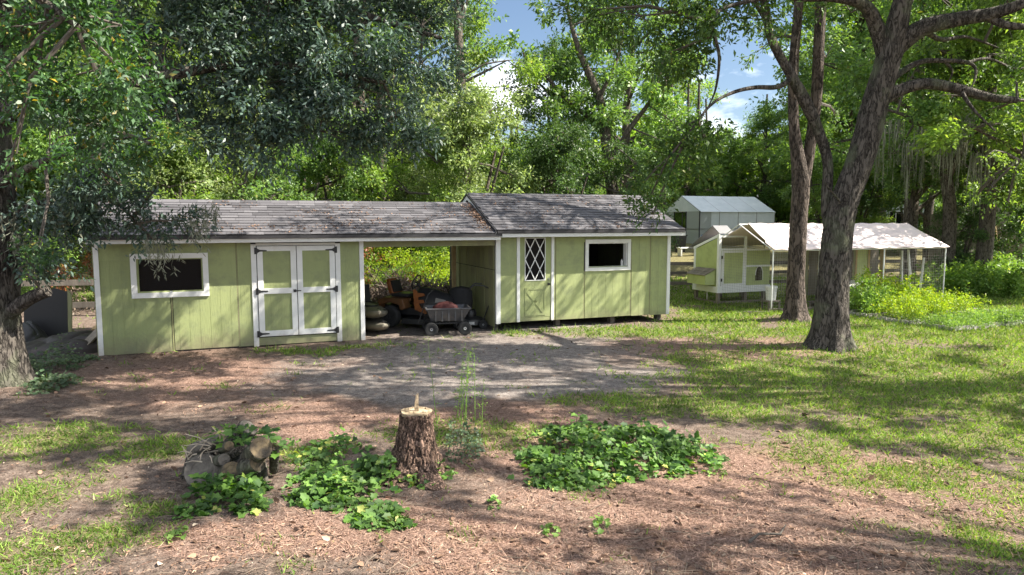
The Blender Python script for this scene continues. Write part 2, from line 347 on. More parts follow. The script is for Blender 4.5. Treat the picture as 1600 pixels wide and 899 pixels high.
def trunk_mesh(name, pts, rs, n=40, per=14, amp=.06, freq=9, flare=0, roots=6):
    """a bark-covered stem with furrows in the mesh"""
    path, rr = smooth_path(pts, rs, per); mb = MB(); x = None; rings = []; z0 = path[0].z
    seed = rnd.random()*50; dist = 0
    for i, p in enumerate(path):
        d = (path[min(i+1, len(path)-1)] - path[max(i-1, 0)]).normalized()
        if i: dist += (p-path[i-1]).length
        if x is None: x = d.cross(Vector((0, 1, .05)))
        else: x = x - d*x.dot(d)
        x.normalize(); y = d.cross(x); ring = []
        for k in range(n):
            a = 2*math.pi*k/n; ca, sa = math.cos(a), math.sin(a); r = rr[i]
            if flare:
                h = max(0, dist); e = math.exp(-h/.28); r *= 1 + flare*e*(1+.6*math.sin(a*roots+seed)*(.5+.5*math.sin(a*2+seed)))
            q = Vector((ca*rr[i]*freq+seed, sa*rr[i]*freq, dist*freq*.22)); f = mnoise.noise(q*1.5)
            f2 = abs(mnoise.noise(q*3.1)); big = mnoise.noise(Vector((ca*1.2+seed, sa*1.2, dist*.8)))
            r *= 1 + big*.10 + amp*(f*.6 - (1-min(1, f2*4))*.9)
            ring.append(p + (x*ca+y*sa)*r)
        rings.append(ring)
    mb.loft(rings); mb.sm = True; me = mb.mesh(name); return me
def moss_mesh(name, anchors, n=14, length=.9, w=.02):
    vs = []; fs = []; b = 0
    for a in anchors:
        for i in range(n):
            p = Vector(a) + Vector((R.normal(0, .12), R.normal(0, .12), R.normal(0, .05))); l = length*R.uniform(.3, 1.1); m = 7
            ph = R.rand()*6; dx = R.normal(0, .03)
            for k in range(m+1):
                t = k/m; q = p + Vector((math.sin(ph+t*9)*.025+dx*t, math.cos(ph+t*7)*.025, -l*t)); ww = w*(1-t*.8)*(.6+.8*R.rand())
                a2 = ph+t*4; vs += [q+Vector((math.cos(a2), math.sin(a2), 0))*ww, q-Vector((math.cos(a2), math.sin(a2), 0))*ww]
                if k < m: fs.append((b, b+1, b+3, b+2)); b += 2
                else: b += 2
            for k in range(10):   # curly wisps
                t = R.rand(); q = p+Vector((dx*t, 0, -l*t)); e = Vector((R.normal(0, .05), R.normal(0, .05), -.05-.06*R.rand()))
                vs += [q, q+e*.5+Vector((.012, 0, 0)), q+e, q+e*.5-Vector((.006, .008, 0))]; fs.append((b, b+1, b+2, b+3)); b += 4
    return npmesh(name, np.array([tuple(q) for q in vs]), np.array(fs))
# ------------------------------------------------------------------ ground
def gh(x, y):
    x = np.asarray(x, dtype=float); y = np.asarray(y, dtype=float)
    z = 1.15*sst(23, 48, y) + .7*sst(48, 100, y)
    z = z + .05*(fbm(x*.5+9, y*.5, 3)-.5) + .03*(fbm(x*2.1+3, y*2.1, 3)-.5)
    for (cx, cy, r, h) in ((6.88, 14.64, 1.5, .10), (7.7, 18.49, 1.3, .10), (-8.1, 10.7, 1.3, .1), (4.3, 14.9, 1.3, .06)):
        z = z + h*np.exp(-((x-cx)**2+(y-cy)**2)/r**2)
    return z
def ghs(x, y): return float(gh(np.array([x]), np.array([y]))[0])
def GG(px, py):
    z = 0
    for i in range(4): q = G(px, py, z); z = ghs(q.x, q.y)
    return Vector((q.x, q.y, z))
def ell(px, py, rx, ry):
    c = G(px, py); a = G(px, py-ry).y; b = G(px, py+ry).y; return c.x, (a+b)/2, rx*c.y/FPX, (a-b)/2
GRASS = [ell(*q) for q in ((1450,520,260,45),(1500,600,180,55),(1300,610,230,42),(1150,575,110,22),(1560,560,140,70),(1150,500,130,14),
    (1100,640,140,20),(45,775,75,40),(200,715,70,24),(110,860,150,45),(60,700,90,30),(700,680,130,22),(980,630,90,12),(1450,770,34,10),(1590,850,30,25),
    (1400,690,160,18),(1280,720,50,10),(480,700,60,15),(870,520,120,7),(500,545,120,6),(220,790,100,20),(1010,520,90,9),(1590,660,90,60),(1390,745,34,10),(1500,735,40,10))]
DIRTX = [ell(*q) for q in ((1180,548,130,14),(1010,580,90,14),(1440,705,90,10),(1480,540,60,7),(1560,490,100,8),(1230,510,40,8),(1040,545,140,12),(1380,530,60,10),(1330,650,60,7))]
SAND = [ell(*q) for q in ((760,560,260,45),(650,590,200,35),(700,610,250,20),(900,600,200,25),(820,515,250,12))]
STRAW = [ell(*q) for q in ((300,590,280,40),(1200,800,500,110),(700,820,320,60),(420,860,250,30),(1050,550,150,20),(700,660,260,30),(1180,548,130,14),(500,650,200,25),(850,690,200,30))]
def cov(lst, x, y, soft=.35):
    m = np.zeros_like(x)
    for cx, cy, rx, ry in lst:
        d = np.sqrt(((x-cx)/rx)**2+((y-cy)/ry)**2); m = np.maximum(m, 1-sst(1-soft, 1+soft, d))
    return m
def masks(x, y):
    n1 = fbm(x*1.1+40, y*1.1+7, 5); n2 = fbm(x*4.5, y*4.5+11, 3)
    wx = 2.2*(fbm(x*.7+3, y*.7, 4)-.5)+.8*(fbm(x*2.9, y*2.9+8, 3)-.5); wy = 2.2*(fbm(x*.7, y*.7+31, 4)-.5)+.8*(fbm(x*2.9+5, y*2.9, 3)-.5)
    X0, Y0 = x, y; far = .5+.5*sst(8, 14, y); x = x+wx*far; y = y+wy*far*.8
    g = cov(GRASS, x, y, .8); g = np.maximum(g, sst(20.5, 23, y)*.95); g = np.maximum(g, .95*sst(15, 18, y)*sst(9, 11, x))
    g = g*(1-.8*cov(DIRTX, x, y)); under = sst(-3, 0, y-(13.4+.394*(x+8.25)))*(1-sst(4.3, 5.2, x))
    g = g*(1-np.where((y > 13.2+.394*(x+8.25)) & (x < 4.8) & (x > -8.3) & (y < 21), 1, 0))
    x, y = X0, Y0; n3 = fbm(x*2.3+60, y*2.3, 4); g = sst(.28, .95, g*.62+n1*.6+n2*.45+n3*.6-.62+.30*sst(1.5, 5, x)); 
    s = sst(.30, .85, cov(SAND, x+wx, y+wy, .8)*.7+n1*.5-.10); st = sst(.30, 1.0, cov(STRAW, x+wx, y+wy, .8)*.75+fbm(x*.8+4, y*.8, 4)*.4-.05)
    return g, s, st
def ground():
    def axis(a, b, fa, fb, fine, grow=1.12):
        c = list(np.arange(fa, fb, fine)); s = fine; q = fb
        while q < b: c.append(q); s *= grow; q += s
        c.append(b); s = fine; q = fa; lo = []
        while q > a: s *= grow; q -= s; lo.append(max(q, a))
        return np.array(lo[::-1]+c)
    X = axis(-400, 400, -8, 12, .085); Y = axis(-60, 600, 4.4, 17, .085)
    xx, yy = np.meshgrid(X, Y); x = xx.ravel(); y = yy.ravel(); z = gh(x, y)
    near = (1-sst(14, 22, y)); z = z + near*(.022*(fbm(x*6, y*6, 3)-.5) + .012*(fbm(x*17, y*17+4, 2)-.5))
    nx = len(X); i = np.arange(len(Y)-1)[:, None]*nx+np.arange(nx-1)[None]; i = i.ravel()
    me = npmesh('ground', np.stack([x, y, z], 1), np.stack([i, i+1, i+nx+1, i+nx], 1), True)
    g, s, st = masks(x, y); at = me.color_attributes.new('cover', 'FLOAT_COLOR', 'POINT')
    at.data.foreach_set('color', np.stack([g, s, st, np.ones_like(g)], 1).astype(np.float32).ravel())
    m, nt, b = newmat('ground soil'); L = nt.links.new
    a = N(nt, 'ShaderNodeAttribute', attribute_name='cover'); sp = N(nt, 'ShaderNodeSeparateColor'); L(a.outputs['Color'], sp.inputs[0])
    tc = N(nt, 'ShaderNodeTexCoord')
    def ns(sc, det=6, ro=.65, st=(1, 1, 1)):
        mp = N(nt, 'ShaderNodeMapping'); mp.inputs['Scale'].default_value = st; L(tc.outputs['Object'], mp.inputs[0])
        n = N(nt, 'ShaderNodeTexNoise'); n.inputs['Scale'].default_value = sc; n.inputs['Detail'].default_value = det; n.inputs['Roughness'].default_value = ro; L(mp.outputs[0], n.inputs[0]); return n.outputs['Fac']
    def ramp(f, p0, p1, c0, c1):
        r = N(nt, 'ShaderNodeValToRGB'); r.color_ramp.elements[0].position = p0; r.color_ramp.elements[1].position = p1; setc_(r, c0, c1); L(f, r.inputs[0]); return r.outputs[0]
    def mix(f, c, d, t='MIX'):
        x = N(nt, 'ShaderNodeMixRGB', blend_type=t)
        if isinstance(f, float): x.inputs[0].default_value = f
        else: L(f, x.inputs[0])
        L(c, x.inputs[1]); L(d, x.inputs[2]); return x.outputs[0]
    fine = ns(38, 8, .75); med = ns(7); big = ns(1.3)
    dirt = ramp(med, .3, .7, (.085, .065, .055), (.27, .22, .19)); straw = ramp(fine, .35, .65, (.13, .075, .055), (.42, .30, .25))
    sand = ramp(med, .3, .7, (.15, .138, .135), (.35, .325, .31)); grass = ramp(fine, .35, .65, (.12, .12, .05), (.28, .28, .12))
    c = mix(sp.outputs[2], dirt, straw); c = mix(sp.outputs[1], c, sand); gm = N(nt, 'ShaderNodeMath', operation='MULTIPLY'); gm.inputs[1].default_value = .75; L(sp.outputs[0], gm.inputs[0]); c = mix(gm.outputs[0], c, grass)
    c = mix(.8, c, ramp(ns(16, 6, .75), .36, .66, (.55, .53, .53), (1.3, 1.3, 1.28)), 'MULTIPLY')
    speck = ramp(ns(70, 5, .7), .38, .64, (.38, .34, .32), (1.4, 1.35, 1.3)); c = mix(.9, c, speck, 'MULTIPLY')
    pale = ramp(ns(55, 4, .7, (1, .35, 1)), .62, .70, (0, 0, 0), (1, 1, 1)); pc = N(nt, 'ShaderNodeRGB'); pc.outputs[0].default_value = (.48, .40, .32, 1)
    fm = N(nt, 'ShaderNodeMath', operation='MULTIPLY'); fm.inputs[1].default_value = .55; L(pale, fm.inputs[0]); c = mix(fm.outputs[0], c, pc.outputs[0])
    L(c, b.inputs['Base Color']); b.inputs['Roughness'].default_value = .95; b.inputs['Specular IOR Level'].default_value = .1
    u = N(nt, 'ShaderNodeBump'); u.inputs['Strength'].default_value = .9; u.inputs['Distance'].default_value = .03; L(fine, u.inputs['Height']); L(u.outputs[0], b.inputs['Normal'])
    tag(meshobj('ground', me, m), kind='structure')
ground()
def scatter(n, x0, x1, y0, y1, fn, power=1.6):
    """random ground points, denser towards the camera, kept with probability fn"""
    y = y0+(y1-y0)*R.rand(n)**power; w = (y/FPX*900+1); x = np.clip((R.rand(n)*2-1)*w, x0, x1); k = R.rand(n) < fn(x, y); x = x[k]; y = y[k]
    return np.stack([x, y, gh(x, y)], 1)
def ground_stuff():
    # short grass
    p = scatter(330000, -30, 40, 4.6, 30, lambda x, y: masks(x, y)[0]*.95)
    n = len(p); sc = .6+p[:, 1]/11
    d = np.stack([R.normal(0, .75, n), R.normal(0, .75, n), .55+.5*R.rand(n)], 1); Ls = (.03+.045*R.rand(n))*np.minimum(sc, 2.2)
    v, f = place(TG, p, d, unit(R.normal(0, 1, (n, 3))), Ls, (.006+.004*R.rand(n))*sc*1.4)
    tag(meshobj('grass', npmesh('grass', v, f), LM['grass']), 'short patchy lawn grass growing through the bare dirt of the yard', 'grass', kind='stuff')
    # straw and leaf litter
    p = scatter(120000, -20, 20, 4.5, 15, lambda x, y: np.clip(.10+masks(x, y)[2]*.9-masks(x, y)[1]*.6, 0, 1)*(1-.6*masks(x, y)[0]), 1.8); n = len(p)
    a = R.rand(n)*6.283; d = np.stack([np.cos(a), np.sin(a), R.normal(0, .18, n)], 1); p[:, 2] += .006
    v, f = place(TG, p, d, np.array([[0, 0, 1.]])+R.normal(0, .3, (n, 3)), .05+.08*R.rand(n), .004+.004*R.rand(n))
    tag(meshobj('pine_straw', npmesh('pine_straw', v, f), LM['straw']), 'fallen reddish pine needles strewn over the foreground dirt', 'pine straw', kind='stuff')
    p = scatter(60000, -20, 20, 4.5, 18, lambda x, y: (.35+.5*masks(x, y)[2])*(1-.5*masks(x, y)[1]), 1.7); n = len(p); p[:, 2] += .008
    a = R.rand(n)*6.283; d = np.stack([np.cos(a), np.sin(a), R.normal(0, .25, n)], 1)
    Ls = .012+.032*R.rand(n)**2; v, f = place(TA, p, d, np.array([[0, 0, 1.]])+R.normal(0, .4, (n, 3)), Ls, Ls*.5)
    tag(meshobj('leaf_litter', npmesh('leaf_litter', v, f), LM['litter']), 'dry brown fallen leaves scattered across the yard', 'leaves', kind='stuff')
ground_stuff()
def big_leaves():
    p = scatter(2200, -20, 20, 4.6, 17, lambda x, y: .3+.7*masks(x, y)[2], 1.7); n = len(p); p[:, 2] += .012; a = R.rand(n)*6.283
    d = np.stack([np.cos(a), np.sin(a), R.normal(0, .3, n)], 1); Ls = .045+.05*R.rand(n); v, f = place(TB, p, d, np.array([[0, 0, 1.]])+R.normal(0, .5, (n, 3)), Ls, Ls*.55)
    tag(meshobj('dry_leaves', npmesh('dry_leaves', v, f), LM['litter']), 'larger curled dry leaves lying here and there on the dirt', 'leaves', kind='stuff')
    mb = MB()
    for i in range(260):
        y = 4.8+12*rnd.random()**1.7; x = rnd.uniform(-.75, .75)*y; l = rnd.uniform(.012, .04); z = ghs(x, y); w = l*rnd.uniform(.3, .7)
        mb.loft([[(k*w*math.cos(t), k*l*math.sin(t), h) for t in [6.283*j/6 for j in range(6)]] for k, h in ((.8, -.004), (1, .006), (.5, .014))], T(x, y, z, rnd.uniform(0, 6)))
    tag(mb.build('bark_chips', simple('bark chip', (.10, .065, .045), .9, (.26, .2, .15), 3)), 'small bark chips and clods on the yard dirt', 'bark chips', kind='stuff')
big_leaves()

# ------------------------------------------------------------------ the two sheds, one local frame (u along the wall, v back, w up)
A0 = G(155, 557); ANG = math.radians(21.5); UU = Vector((math.cos(ANG), math.sin(ANG), 0)); VV = Vector((-math.sin(ANG), math.cos(ANG), 0))
def SH(u, v, w=0): return A0 + UU*u + VV*v + Vector((0, 0, w))
def siding(u0, u1, w0, w1, v=0, grooves=True, step=.2, th=.014):
    """one T1-11 sheet: vertical grooves cut in"""
    mb = MB(); g = .005
    if not grooves: return mb.box(u0, u1, v-th, v, w0, w1)
    mb.box(u0, u1, v-th*.72, v, w0, w1); u = u0
    cuts = [k*step+.07 for k in range(int(u0/step), int(u1/step)+2)]; cuts = [c for c in cuts if u0+.03 < c < u1-.03]
    for c in cuts+[u1+g/2]:
        mb.box(u, c-g/2, v-th, v-th*.72, w0, w1); u = c+g/2
    return mb
def window(t, u0, u1, w0, w1, fr, glass=True, depth=.1):
    f = MB(); 
    for b in ((u0-fr, u1+fr, w1, w1+fr), (u0-fr, u1+fr, w0-fr, w0), (u0-fr, u0, w0, w1), (u1, u1+fr, w0, w1)): f.box(b[0], b[1], -.045, -.002, b[2], b[3])
    w = f.build('window', M_WHITE, t, bevel=.004); j = MB()
    for b in ((u0-.002, u1+.002, w1-.02, w1-.001), (u0-.002, u1+.002, w0+.001, w0+.02), (u0+.001, u0+.02, w0+.02, w1-.02), (u1-.02, u1-.001, w0+.02, w1-.02)): j.box(b[0], b[1], .0, depth, b[2], b[3])
    j.build('jamb', M_WHITE, w)
    if glass:
        m, nt, b = newmat('dark window glass') if 'dark window glass' not in MATS else (MATS['dark window glass'], None, None)
        if b: setc(b.inputs['Base Color'], (.006, .007, .009)); b.inputs['Roughness'].default_value = .06; b.inputs['Specular IOR Level'].default_value = .12; b.inputs['Alpha'].default_value = .93
        MB().box(u0+.018, u1-.018, .03, .036, w0+.018, w1-.018).build('pane', m, w)
    return w
def shingles(roof, origin_v, origin_w, dv, dw, ua, ub, rows, cols, most):
    """dimensional shingles on the front slope; real overlapping tabs"""
    ln = math.hypot(dv, dw); ang = math.atan2(dw, dv); exp = ln/rows; W_ = (ub-ua)/cols; metas = []
    for q in range(5):
        mb = MB(); w = W_*(.97); a = .004 + .003*(q % 3); c = (.0, .10, -.06, .16, -.12)[q]*W_
        mb.add([(0, 0, 0), (w, 0, 0), (w, exp*1.25, 0), (0, exp*1.25, 0), (0, 0, a+.006), (w+0, c*.15, a+.006), (w, exp*1.25, .002), (0, exp*1.25, .002)],
            [(3,2,1,0),(4,5,6,7),(0,1,5,4),(1,2,6,5),(2,3,7,6),(3,0,4,7)])
        me = mb.mesh('shingle'); me.materials.append(M_SHINGLE); metas.append(me)
    n = 0; rest = MB()
    for k in range(rows):
        u = ua - (W_*.5 if k % 2 else 0) + rnd.uniform(-.04, .04); j = 0
        while u < ub-.02:
            w = W_*rnd.uniform(.82, 1.18); u1 = min(u+w, ub); u0 = max(u, ua)
            if u1-u0 > .05:
                o_v = origin_v + math.cos(ang)*exp*k; o_w = origin_w + math.sin(ang)*exp*k; sx = (u1-u0)/(W_*.97)
                M = Matrix.Translation((u0, o_v, o_w)) @ Matrix.Rotation(ang-.035, 4, 'X') @ Matrix.Diagonal((sx*.985, 1, 1, 1))
                if n < most:
                    o = meshobj('shingle', metas[rnd.randrange(5)], None, roof); o.matrix_local = M @ Matrix.Translation((0, 0, .012))
                else:
                    w0 = W_*.97; rest.box(0, w0, 0, exp*1.25, 0, .009, M @ Matrix.Translation((0, 0, .012)))
                n += 1
            u += w
    if rest.v:
        tag(rest.build('shingle_rows', M_SHINGLE2, roof), kind='stuff')
def shinglemat(name, island):
    m, nt, b = newmat(name); L = nt.links.new
    src = (N(nt, 'ShaderNodeNewGeometry').outputs['Random Per Island']) if island else N(nt, 'ShaderNodeObjectInfo').outputs['Random']
    r = N(nt, 'ShaderNodeValToRGB'); e = r.color_ramp.elements; setc_(r, (.052, .050, .056), (.118, .114, .124)); q = e.new(.5); q.color = (.078, .075, .084, 1)
    L(src, r.inputs[0]); tc = N(nt, 'ShaderNodeTexCoord'); n = N(nt, 'ShaderNodeTexNoise'); n.inputs['Scale'].default_value = 90; n.inputs['Detail'].default_value = 4
    L(N(nt, 'ShaderNodeNewGeometry').outputs['Position'], n.inputs[0]); h = N(nt, 'ShaderNodeHueSaturation'); mr = N(nt, 'ShaderNodeMapRange'); mr.inputs['To Min'].default_value = .55; mr.inputs['To Max'].default_value = 1.45
    L(n.outputs[0], mr.inputs[0]); L(mr.outputs[0], h.inputs['Value']); L(r.outputs[0], h.inputs['Color']); L(h.outputs[0], b.inputs['Base Color']); b.inputs['Roughness'].default_value = .9
    u = N(nt, 'ShaderNodeBump'); u.inputs['Strength'].default_value = .4; u.inputs['Distance'].default_value = .01; L(n.outputs[0], u.inputs['Height']); L(u.outputs[0], b.inputs['Normal']); return m
M_SHINGLE = shinglemat('asphalt shingle', False); M_SHINGLE2 = shinglemat('asphalt shingle rows', True)
M_BACKROOM = simple('unlit bare sheathing', (.04, .036, .032), .85, (.025, .022, .02), 4)  # near-black colour painted in for the dark of the rooms

def gable(t, ua, ub, ve, we, vr, wr, vb, name='roof', th=.05):
    """gable roof slab: front eave (ve,we), ridge (vr,wr), back eave vb (same slope)"""
    wb = wr - (wr-we)/(vr-ve)*(vb-vr)
    return MB().prism([(ve, we), (vr, wr), (vb, wb), (vb, wb-th), (vr, wr-th*1.1), (ve, we-th)], 'x', ua, ub).build(name, M_DARKTRIM, t), wb

# --- left shed with carport wing
tL = thing('shed', 'long low green shed with double doors and open carport bay, lower shingled roof', 'shed', A0, ANG)
D1 = 3.0; W1 = 2.24
def cut_window(t, u0, u1, w0, w1, hu0, hu1, hw0, hw1):
    """sheets around a window opening"""
    siding(u0, hu0, hw0, hw1).build('siding_panel', M_GREEN, t); siding(hu1, u1, hw0, hw1).build('siding_panel', M_GREEN, t)
    siding(u0, u1, hw1, w1).build('siding_panel', M_GREEN, t)
cut_window(tL, .09, 2.60, .02, W1, .78, 1.93, 1.27, 1.91)
siding(.09, 1.325, .01, 1.27).build('siding_panel', M_GREEN, tL); siding(1.375, 2.60, .03, 1.27).build('siding_panel', M_GREEN, tL)
siding(2.63, 2.90, .02, W1).build('siding_panel', M_GREEN, tL); siding(4.76, 5.17, .0, W1).build('siding_panel', M_GREEN, tL)
siding(2.99, 4.68, .02, .185).build('siding_panel', M_GREEN, tL, loc=(0, -.004, 0))
for (u0, u1) in ((0.0, .09), (5.175, 5.27)): MB().box(u0, u1, -.035, .06, -.03, W1).build('corner_trim', M_WHITE, tL, bevel=.004)
MB().box(-.02, -.001, .0, D1, 0, W1).build('end_wall', M_OLD, tL)
# framing behind the front wall, so that the room is closed and dark
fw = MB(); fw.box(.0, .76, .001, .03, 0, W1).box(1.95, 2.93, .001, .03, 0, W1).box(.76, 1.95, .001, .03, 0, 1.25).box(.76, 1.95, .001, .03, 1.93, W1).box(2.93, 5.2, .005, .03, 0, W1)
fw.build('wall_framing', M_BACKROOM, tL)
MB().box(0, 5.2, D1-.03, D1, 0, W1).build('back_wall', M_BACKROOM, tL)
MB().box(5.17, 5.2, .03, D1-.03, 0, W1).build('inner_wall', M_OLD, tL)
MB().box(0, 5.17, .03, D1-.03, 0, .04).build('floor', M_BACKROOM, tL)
for u in (1.35, 2.615): MB().box(u-.012, u+.012, -.012, .0, .01, 1.14 if u < 2 else W1).build('batten', M_OLD, tL)
window(tL, .74, 1.96, 1.24, 1.93, .105)
# double doors
for k in (2.93, 4.68): MB().box(k-.03, k+.075, -.034, -.001, .0, 2.2).build('door_trim', M_WHITE, tL, bevel=.003)
MB().box(3.005, 4.65, -.03, -.001, 2.165, 2.22).build('door_head', M_WHITE, tL, bevel=.003)
def double_door(u0, u1, hinge_left):
    d = siding(u0+.1, u1-.1, .3, 2.06, -.012, True).build('door', M_GREEN, tL)
    for nm, bx in (('stile', (u0, u0+.115, .21, 2.155)), ('stile', (u1-.115, u1, .21, 2.155)), ('rail', (u0+.116, u1-.116, .21, .33)), ('rail', (u0+.116, u1-.116, 1.13, 1.25)), ('rail', (u0+.116, u1-.116, 2.05, 2.155))):
        MB().box(bx[0], bx[1], -.05, -.018, bx[2], bx[3]).build(nm, M_WHITE, d, bevel=.003)
    for w in (2.06, 1.19, .27):
        s = 1 if hinge_left else -1; u = u0 if hinge_left else u1
        h = MB(); h.box(u-.05*s if s > 0 else u, u if s > 0 else u+.05, -.056, -.048, w-.07, w+.07)
        h.prism([(u+s*.005, w-.05), (u+s*.06, w-.02), (u+s*.2, w-.012), (u+s*.2, w+.012), (u+s*.06, w+.02), (u+s*.005, w+.05)], 'y', -.058, -.0505)
        h.tube([(u, -.06, w-.07), (u, -.06, w+.07)], .01, 6); h.build('hinge', M_BLACK, d)
    return d
d1 = double_door(3.02, 3.815, True); d2 = double_door(3.83, 4.635, False)
MB().box(3.74, 3.80, -.062, -.05, 1.15, 1.21).box(3.79, 3.9, -.068, -.06, 1.17, 1.19).build('latch', M_BLACK, d1)
# carport wing: header, posts, rafters
MB().box(-.05, 8.44, -.36, -.335, 2.245, 2.33).build('fascia', M_WHITE, tL, bevel=.003)
MB().box(5.27, 8.42, .0, .07, 2.10, 2.24).build('header_beam', M_OLD, tL)
MB().box(5.27, 8.42, D1-.1, D1-.03, 2.05, 2.24).build('header_beam', M_OLD, tL)
MB().box(8.2, 8.3, D1-.15, D1-.05, 0, 2.1).build('post', M_NEWWOOD, tL)
rL, wbL = gable(tL, -.13, 8.46, -.40, 2.385, 1.5, 3.13, 3.35)
MB().box(-.14, 8.46, -.412, -.40, 2.325, 2.40).build('drip_edge', M_DARKTRIM, rL)
for i in range(15):
    u = .02+i*.6
    MB().prism([(-.33, 2.25), (-.33, 2.31), (1.48, 3.06), (1.48, 2.97)], 'x', u, u+.04).build('rafter', M_NEWWOOD, rL)
for uu in (-.005, 5.19): MB().prism([(0, W1), (3.0, W1), (1.5, 3.05), (0.1, W1+.12)], 'x', uu-.012, uu+.006).build('gable_panel', M_OLD, tL)
shingles(rL, -.415, 2.40, 1.915, .745, -.13, 8.30, 13, 26, 300)

# --- right shed
U0, U1 = 8.44, 13.42; D2 = 3.95; W2b = .2; W2 = 2.36
tR = thing('shed', 'green garden shed with diamond-lattice door and open serving window, higher shingled roof', 'shed', A0, ANG)
for (a, b_) in ((8.56, 8.985), (9.99, 10.02), (10.05, 10.83)): siding(a, b_, W2b, W2, grooves=False).build('siding_panel', M_GREEN, tR)
siding(12.245, 12.79, W2b-.01, W2).build('siding_panel', M_GREEN, tR); siding(12.83, 13.33, W2b-.02, W2).build('siding_panel', M_GREEN, tR)
siding(10.87, 12.20, W2b, 1.52).build('siding_panel', M_GREEN, tR); siding(10.83, 12.245, 2.15, W2).build('siding_panel', M_GREEN, tR)
for u in (10.035, 10.85, 12.225, 12.81): MB().box(u-.02, u+.02, -.006, .0, W2b, 1.42 if u == 10.85 else W2).build('batten', M_OLD, tR)
for (u0, u1) in ((U0-.0, U0+.115), (U1-.09, U1+.01)): MB().box(u0, u1, -.035, .05, W2b-.02, W2).build('corner_trim', M_WHITE, tR, bevel=.004)
for (u0, u1) in ((8.985, 9.065), (9.915, 9.99)): MB().box(u0, u1, -.035, -.001, W2b, W2).build('door_trim', M_WHITE, tR, bevel=.003)
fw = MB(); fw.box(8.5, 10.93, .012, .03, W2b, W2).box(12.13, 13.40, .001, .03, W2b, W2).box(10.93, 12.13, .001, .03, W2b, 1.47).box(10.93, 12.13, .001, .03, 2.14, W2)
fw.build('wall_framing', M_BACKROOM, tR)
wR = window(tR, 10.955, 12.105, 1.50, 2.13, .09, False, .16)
MB().lathe([(.03, 0), (.03, .12), (.012, .15), (.012, .17), (.001, .17)], 10, T(12.02, .12, 1.52)).build('bottle', M_BUCKET, wR)
# side wall facing the carport: five boards above and below a slanting seam
for i in range(5):
    a = .06 + i*.722; seam = 1.5
    for (w0, w1) in ((W2b-.1, seam-.01), (seam+.01, 3.0)):
        MB().prism([(a+.02, w0), (a+.70, w0), (a+.70, min(w1, 2.36+.42*min(a+.70, D2-a-.70+.0) if w1 > 2 else w1)), (a+.02, min(w1, 2.36+.42*min(a+.02, D2-a-.02) if w1 > 2 else w1))], 'x', U0-.02, U0-.002).build('side_board', M_OLD, tR)
MB().box(U0, U0+.03, .05, D2, W2b-.12, W2).build('side_wall', M_BACKROOM, tR)
MB().box(U1-.03, U1, .05, D2, W2b, W2).build('side_wall', M_OLD, tR)
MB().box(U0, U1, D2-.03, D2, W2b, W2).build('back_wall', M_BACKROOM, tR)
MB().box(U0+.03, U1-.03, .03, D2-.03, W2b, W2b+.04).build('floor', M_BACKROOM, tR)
for u in (8.5, 10.2, 11.8, 13.25):
    for v in (.22, 1.8, 3.5): MB().box(u-.06, u+.06, v-.04, v+.14, -.05, W2b-.02).build('foundation_block', M_WOODH, tR)  # blocks coloured dark to merge with the shade under the floor
# lattice door
d = MB().box(9.07, 9.91, -.02, -.001, .30, 1.05).box(9.07, 9.21, -.02, -.001, 1.05, 2.34).box(9.74, 9.91, -.02, -.001, 1.05, 2.34).box(9.21, 9.74, -.02, -.001, 1.05, 1.23).box(9.21, 9.74, -.02, -.001, 2.26, 2.34).build('door', M_GREEN, tR)
MB().box(9.07, 9.91, -.016, -.001, .21, .295).build('kick_board', M_GREEN, d)
mg = MATS['dark window glass']; g = MB().box(9.21, 9.74, -.006, -.002, 1.23, 2.26).build('window', mg, d)
gw, gh_ = .53, 1.03; 
f = MB().box(9.195, 9.21, -.03, -.021, 1.215, 2.275).box(9.74, 9.755, -.03, -.021, 1.215, 2.275).box(9.21, 9.74, -.03, -.021, 1.215, 1.232).box(9.21, 9.74, -.03, -.021, 2.26, 2.275); f.build('window_trim', M_WHITE, d)
q = 0
def dia(x0, y0, x1, y1):
    global q; q += 1; v = -.010 - .003*(q % 2)
    MB().bar((9.21+gw*x0, v, 1.23+gh_*y0), (9.21+gw*x1, v, 1.23+gh_*y1), .02, .008, (0, 1, 0)).build('muntin', M_WHITE, d)
dia(0, .5, .5, 0); dia(.5, 0, 1, .5); dia(0, .5, .5, 1); dia(.5, 1, 1, .5); dia(0, 0, 1, 1); dia(0, 1, 1, 0)
for (a, b_) in (((9.24, .40), (9.72, .98)), ((9.24, .98), (9.72, .40))):
    MB().bar((a[0], -.026, a[1]), (b_[0], -.026, b_[1]), .07, .012, (0, 1, 0)).build('cross_brace', M_GREEN, d)
mbx = MB().box(9.2, 9.76, -.03, -.02, .99, 1.04).box(9.2, 9.76, -.03, -.02, .34, .39).box(9.2, 9.24, -.03, -.02, .39, .99).box(9.72, 9.76, -.03, -.02, .39, .99); mbx.build('panel_trim', M_GREEN, d)
MB().lathe([(.03, 0), (.03, .01), (.012, .015), (.012, .04), (.028, .05), (.028, .075), (.001, .08)], 10, T(9.84, -.02, 1.12, rx=math.pi/2)).build('door_knob', M_BLACK, d)
MB().lathe([(.02, 0), (.02, .015), (.001, .016)], 10, T(9.84, -.02, 1.25, rx=math.pi/2)).build('deadbolt', M_STEEL, d)
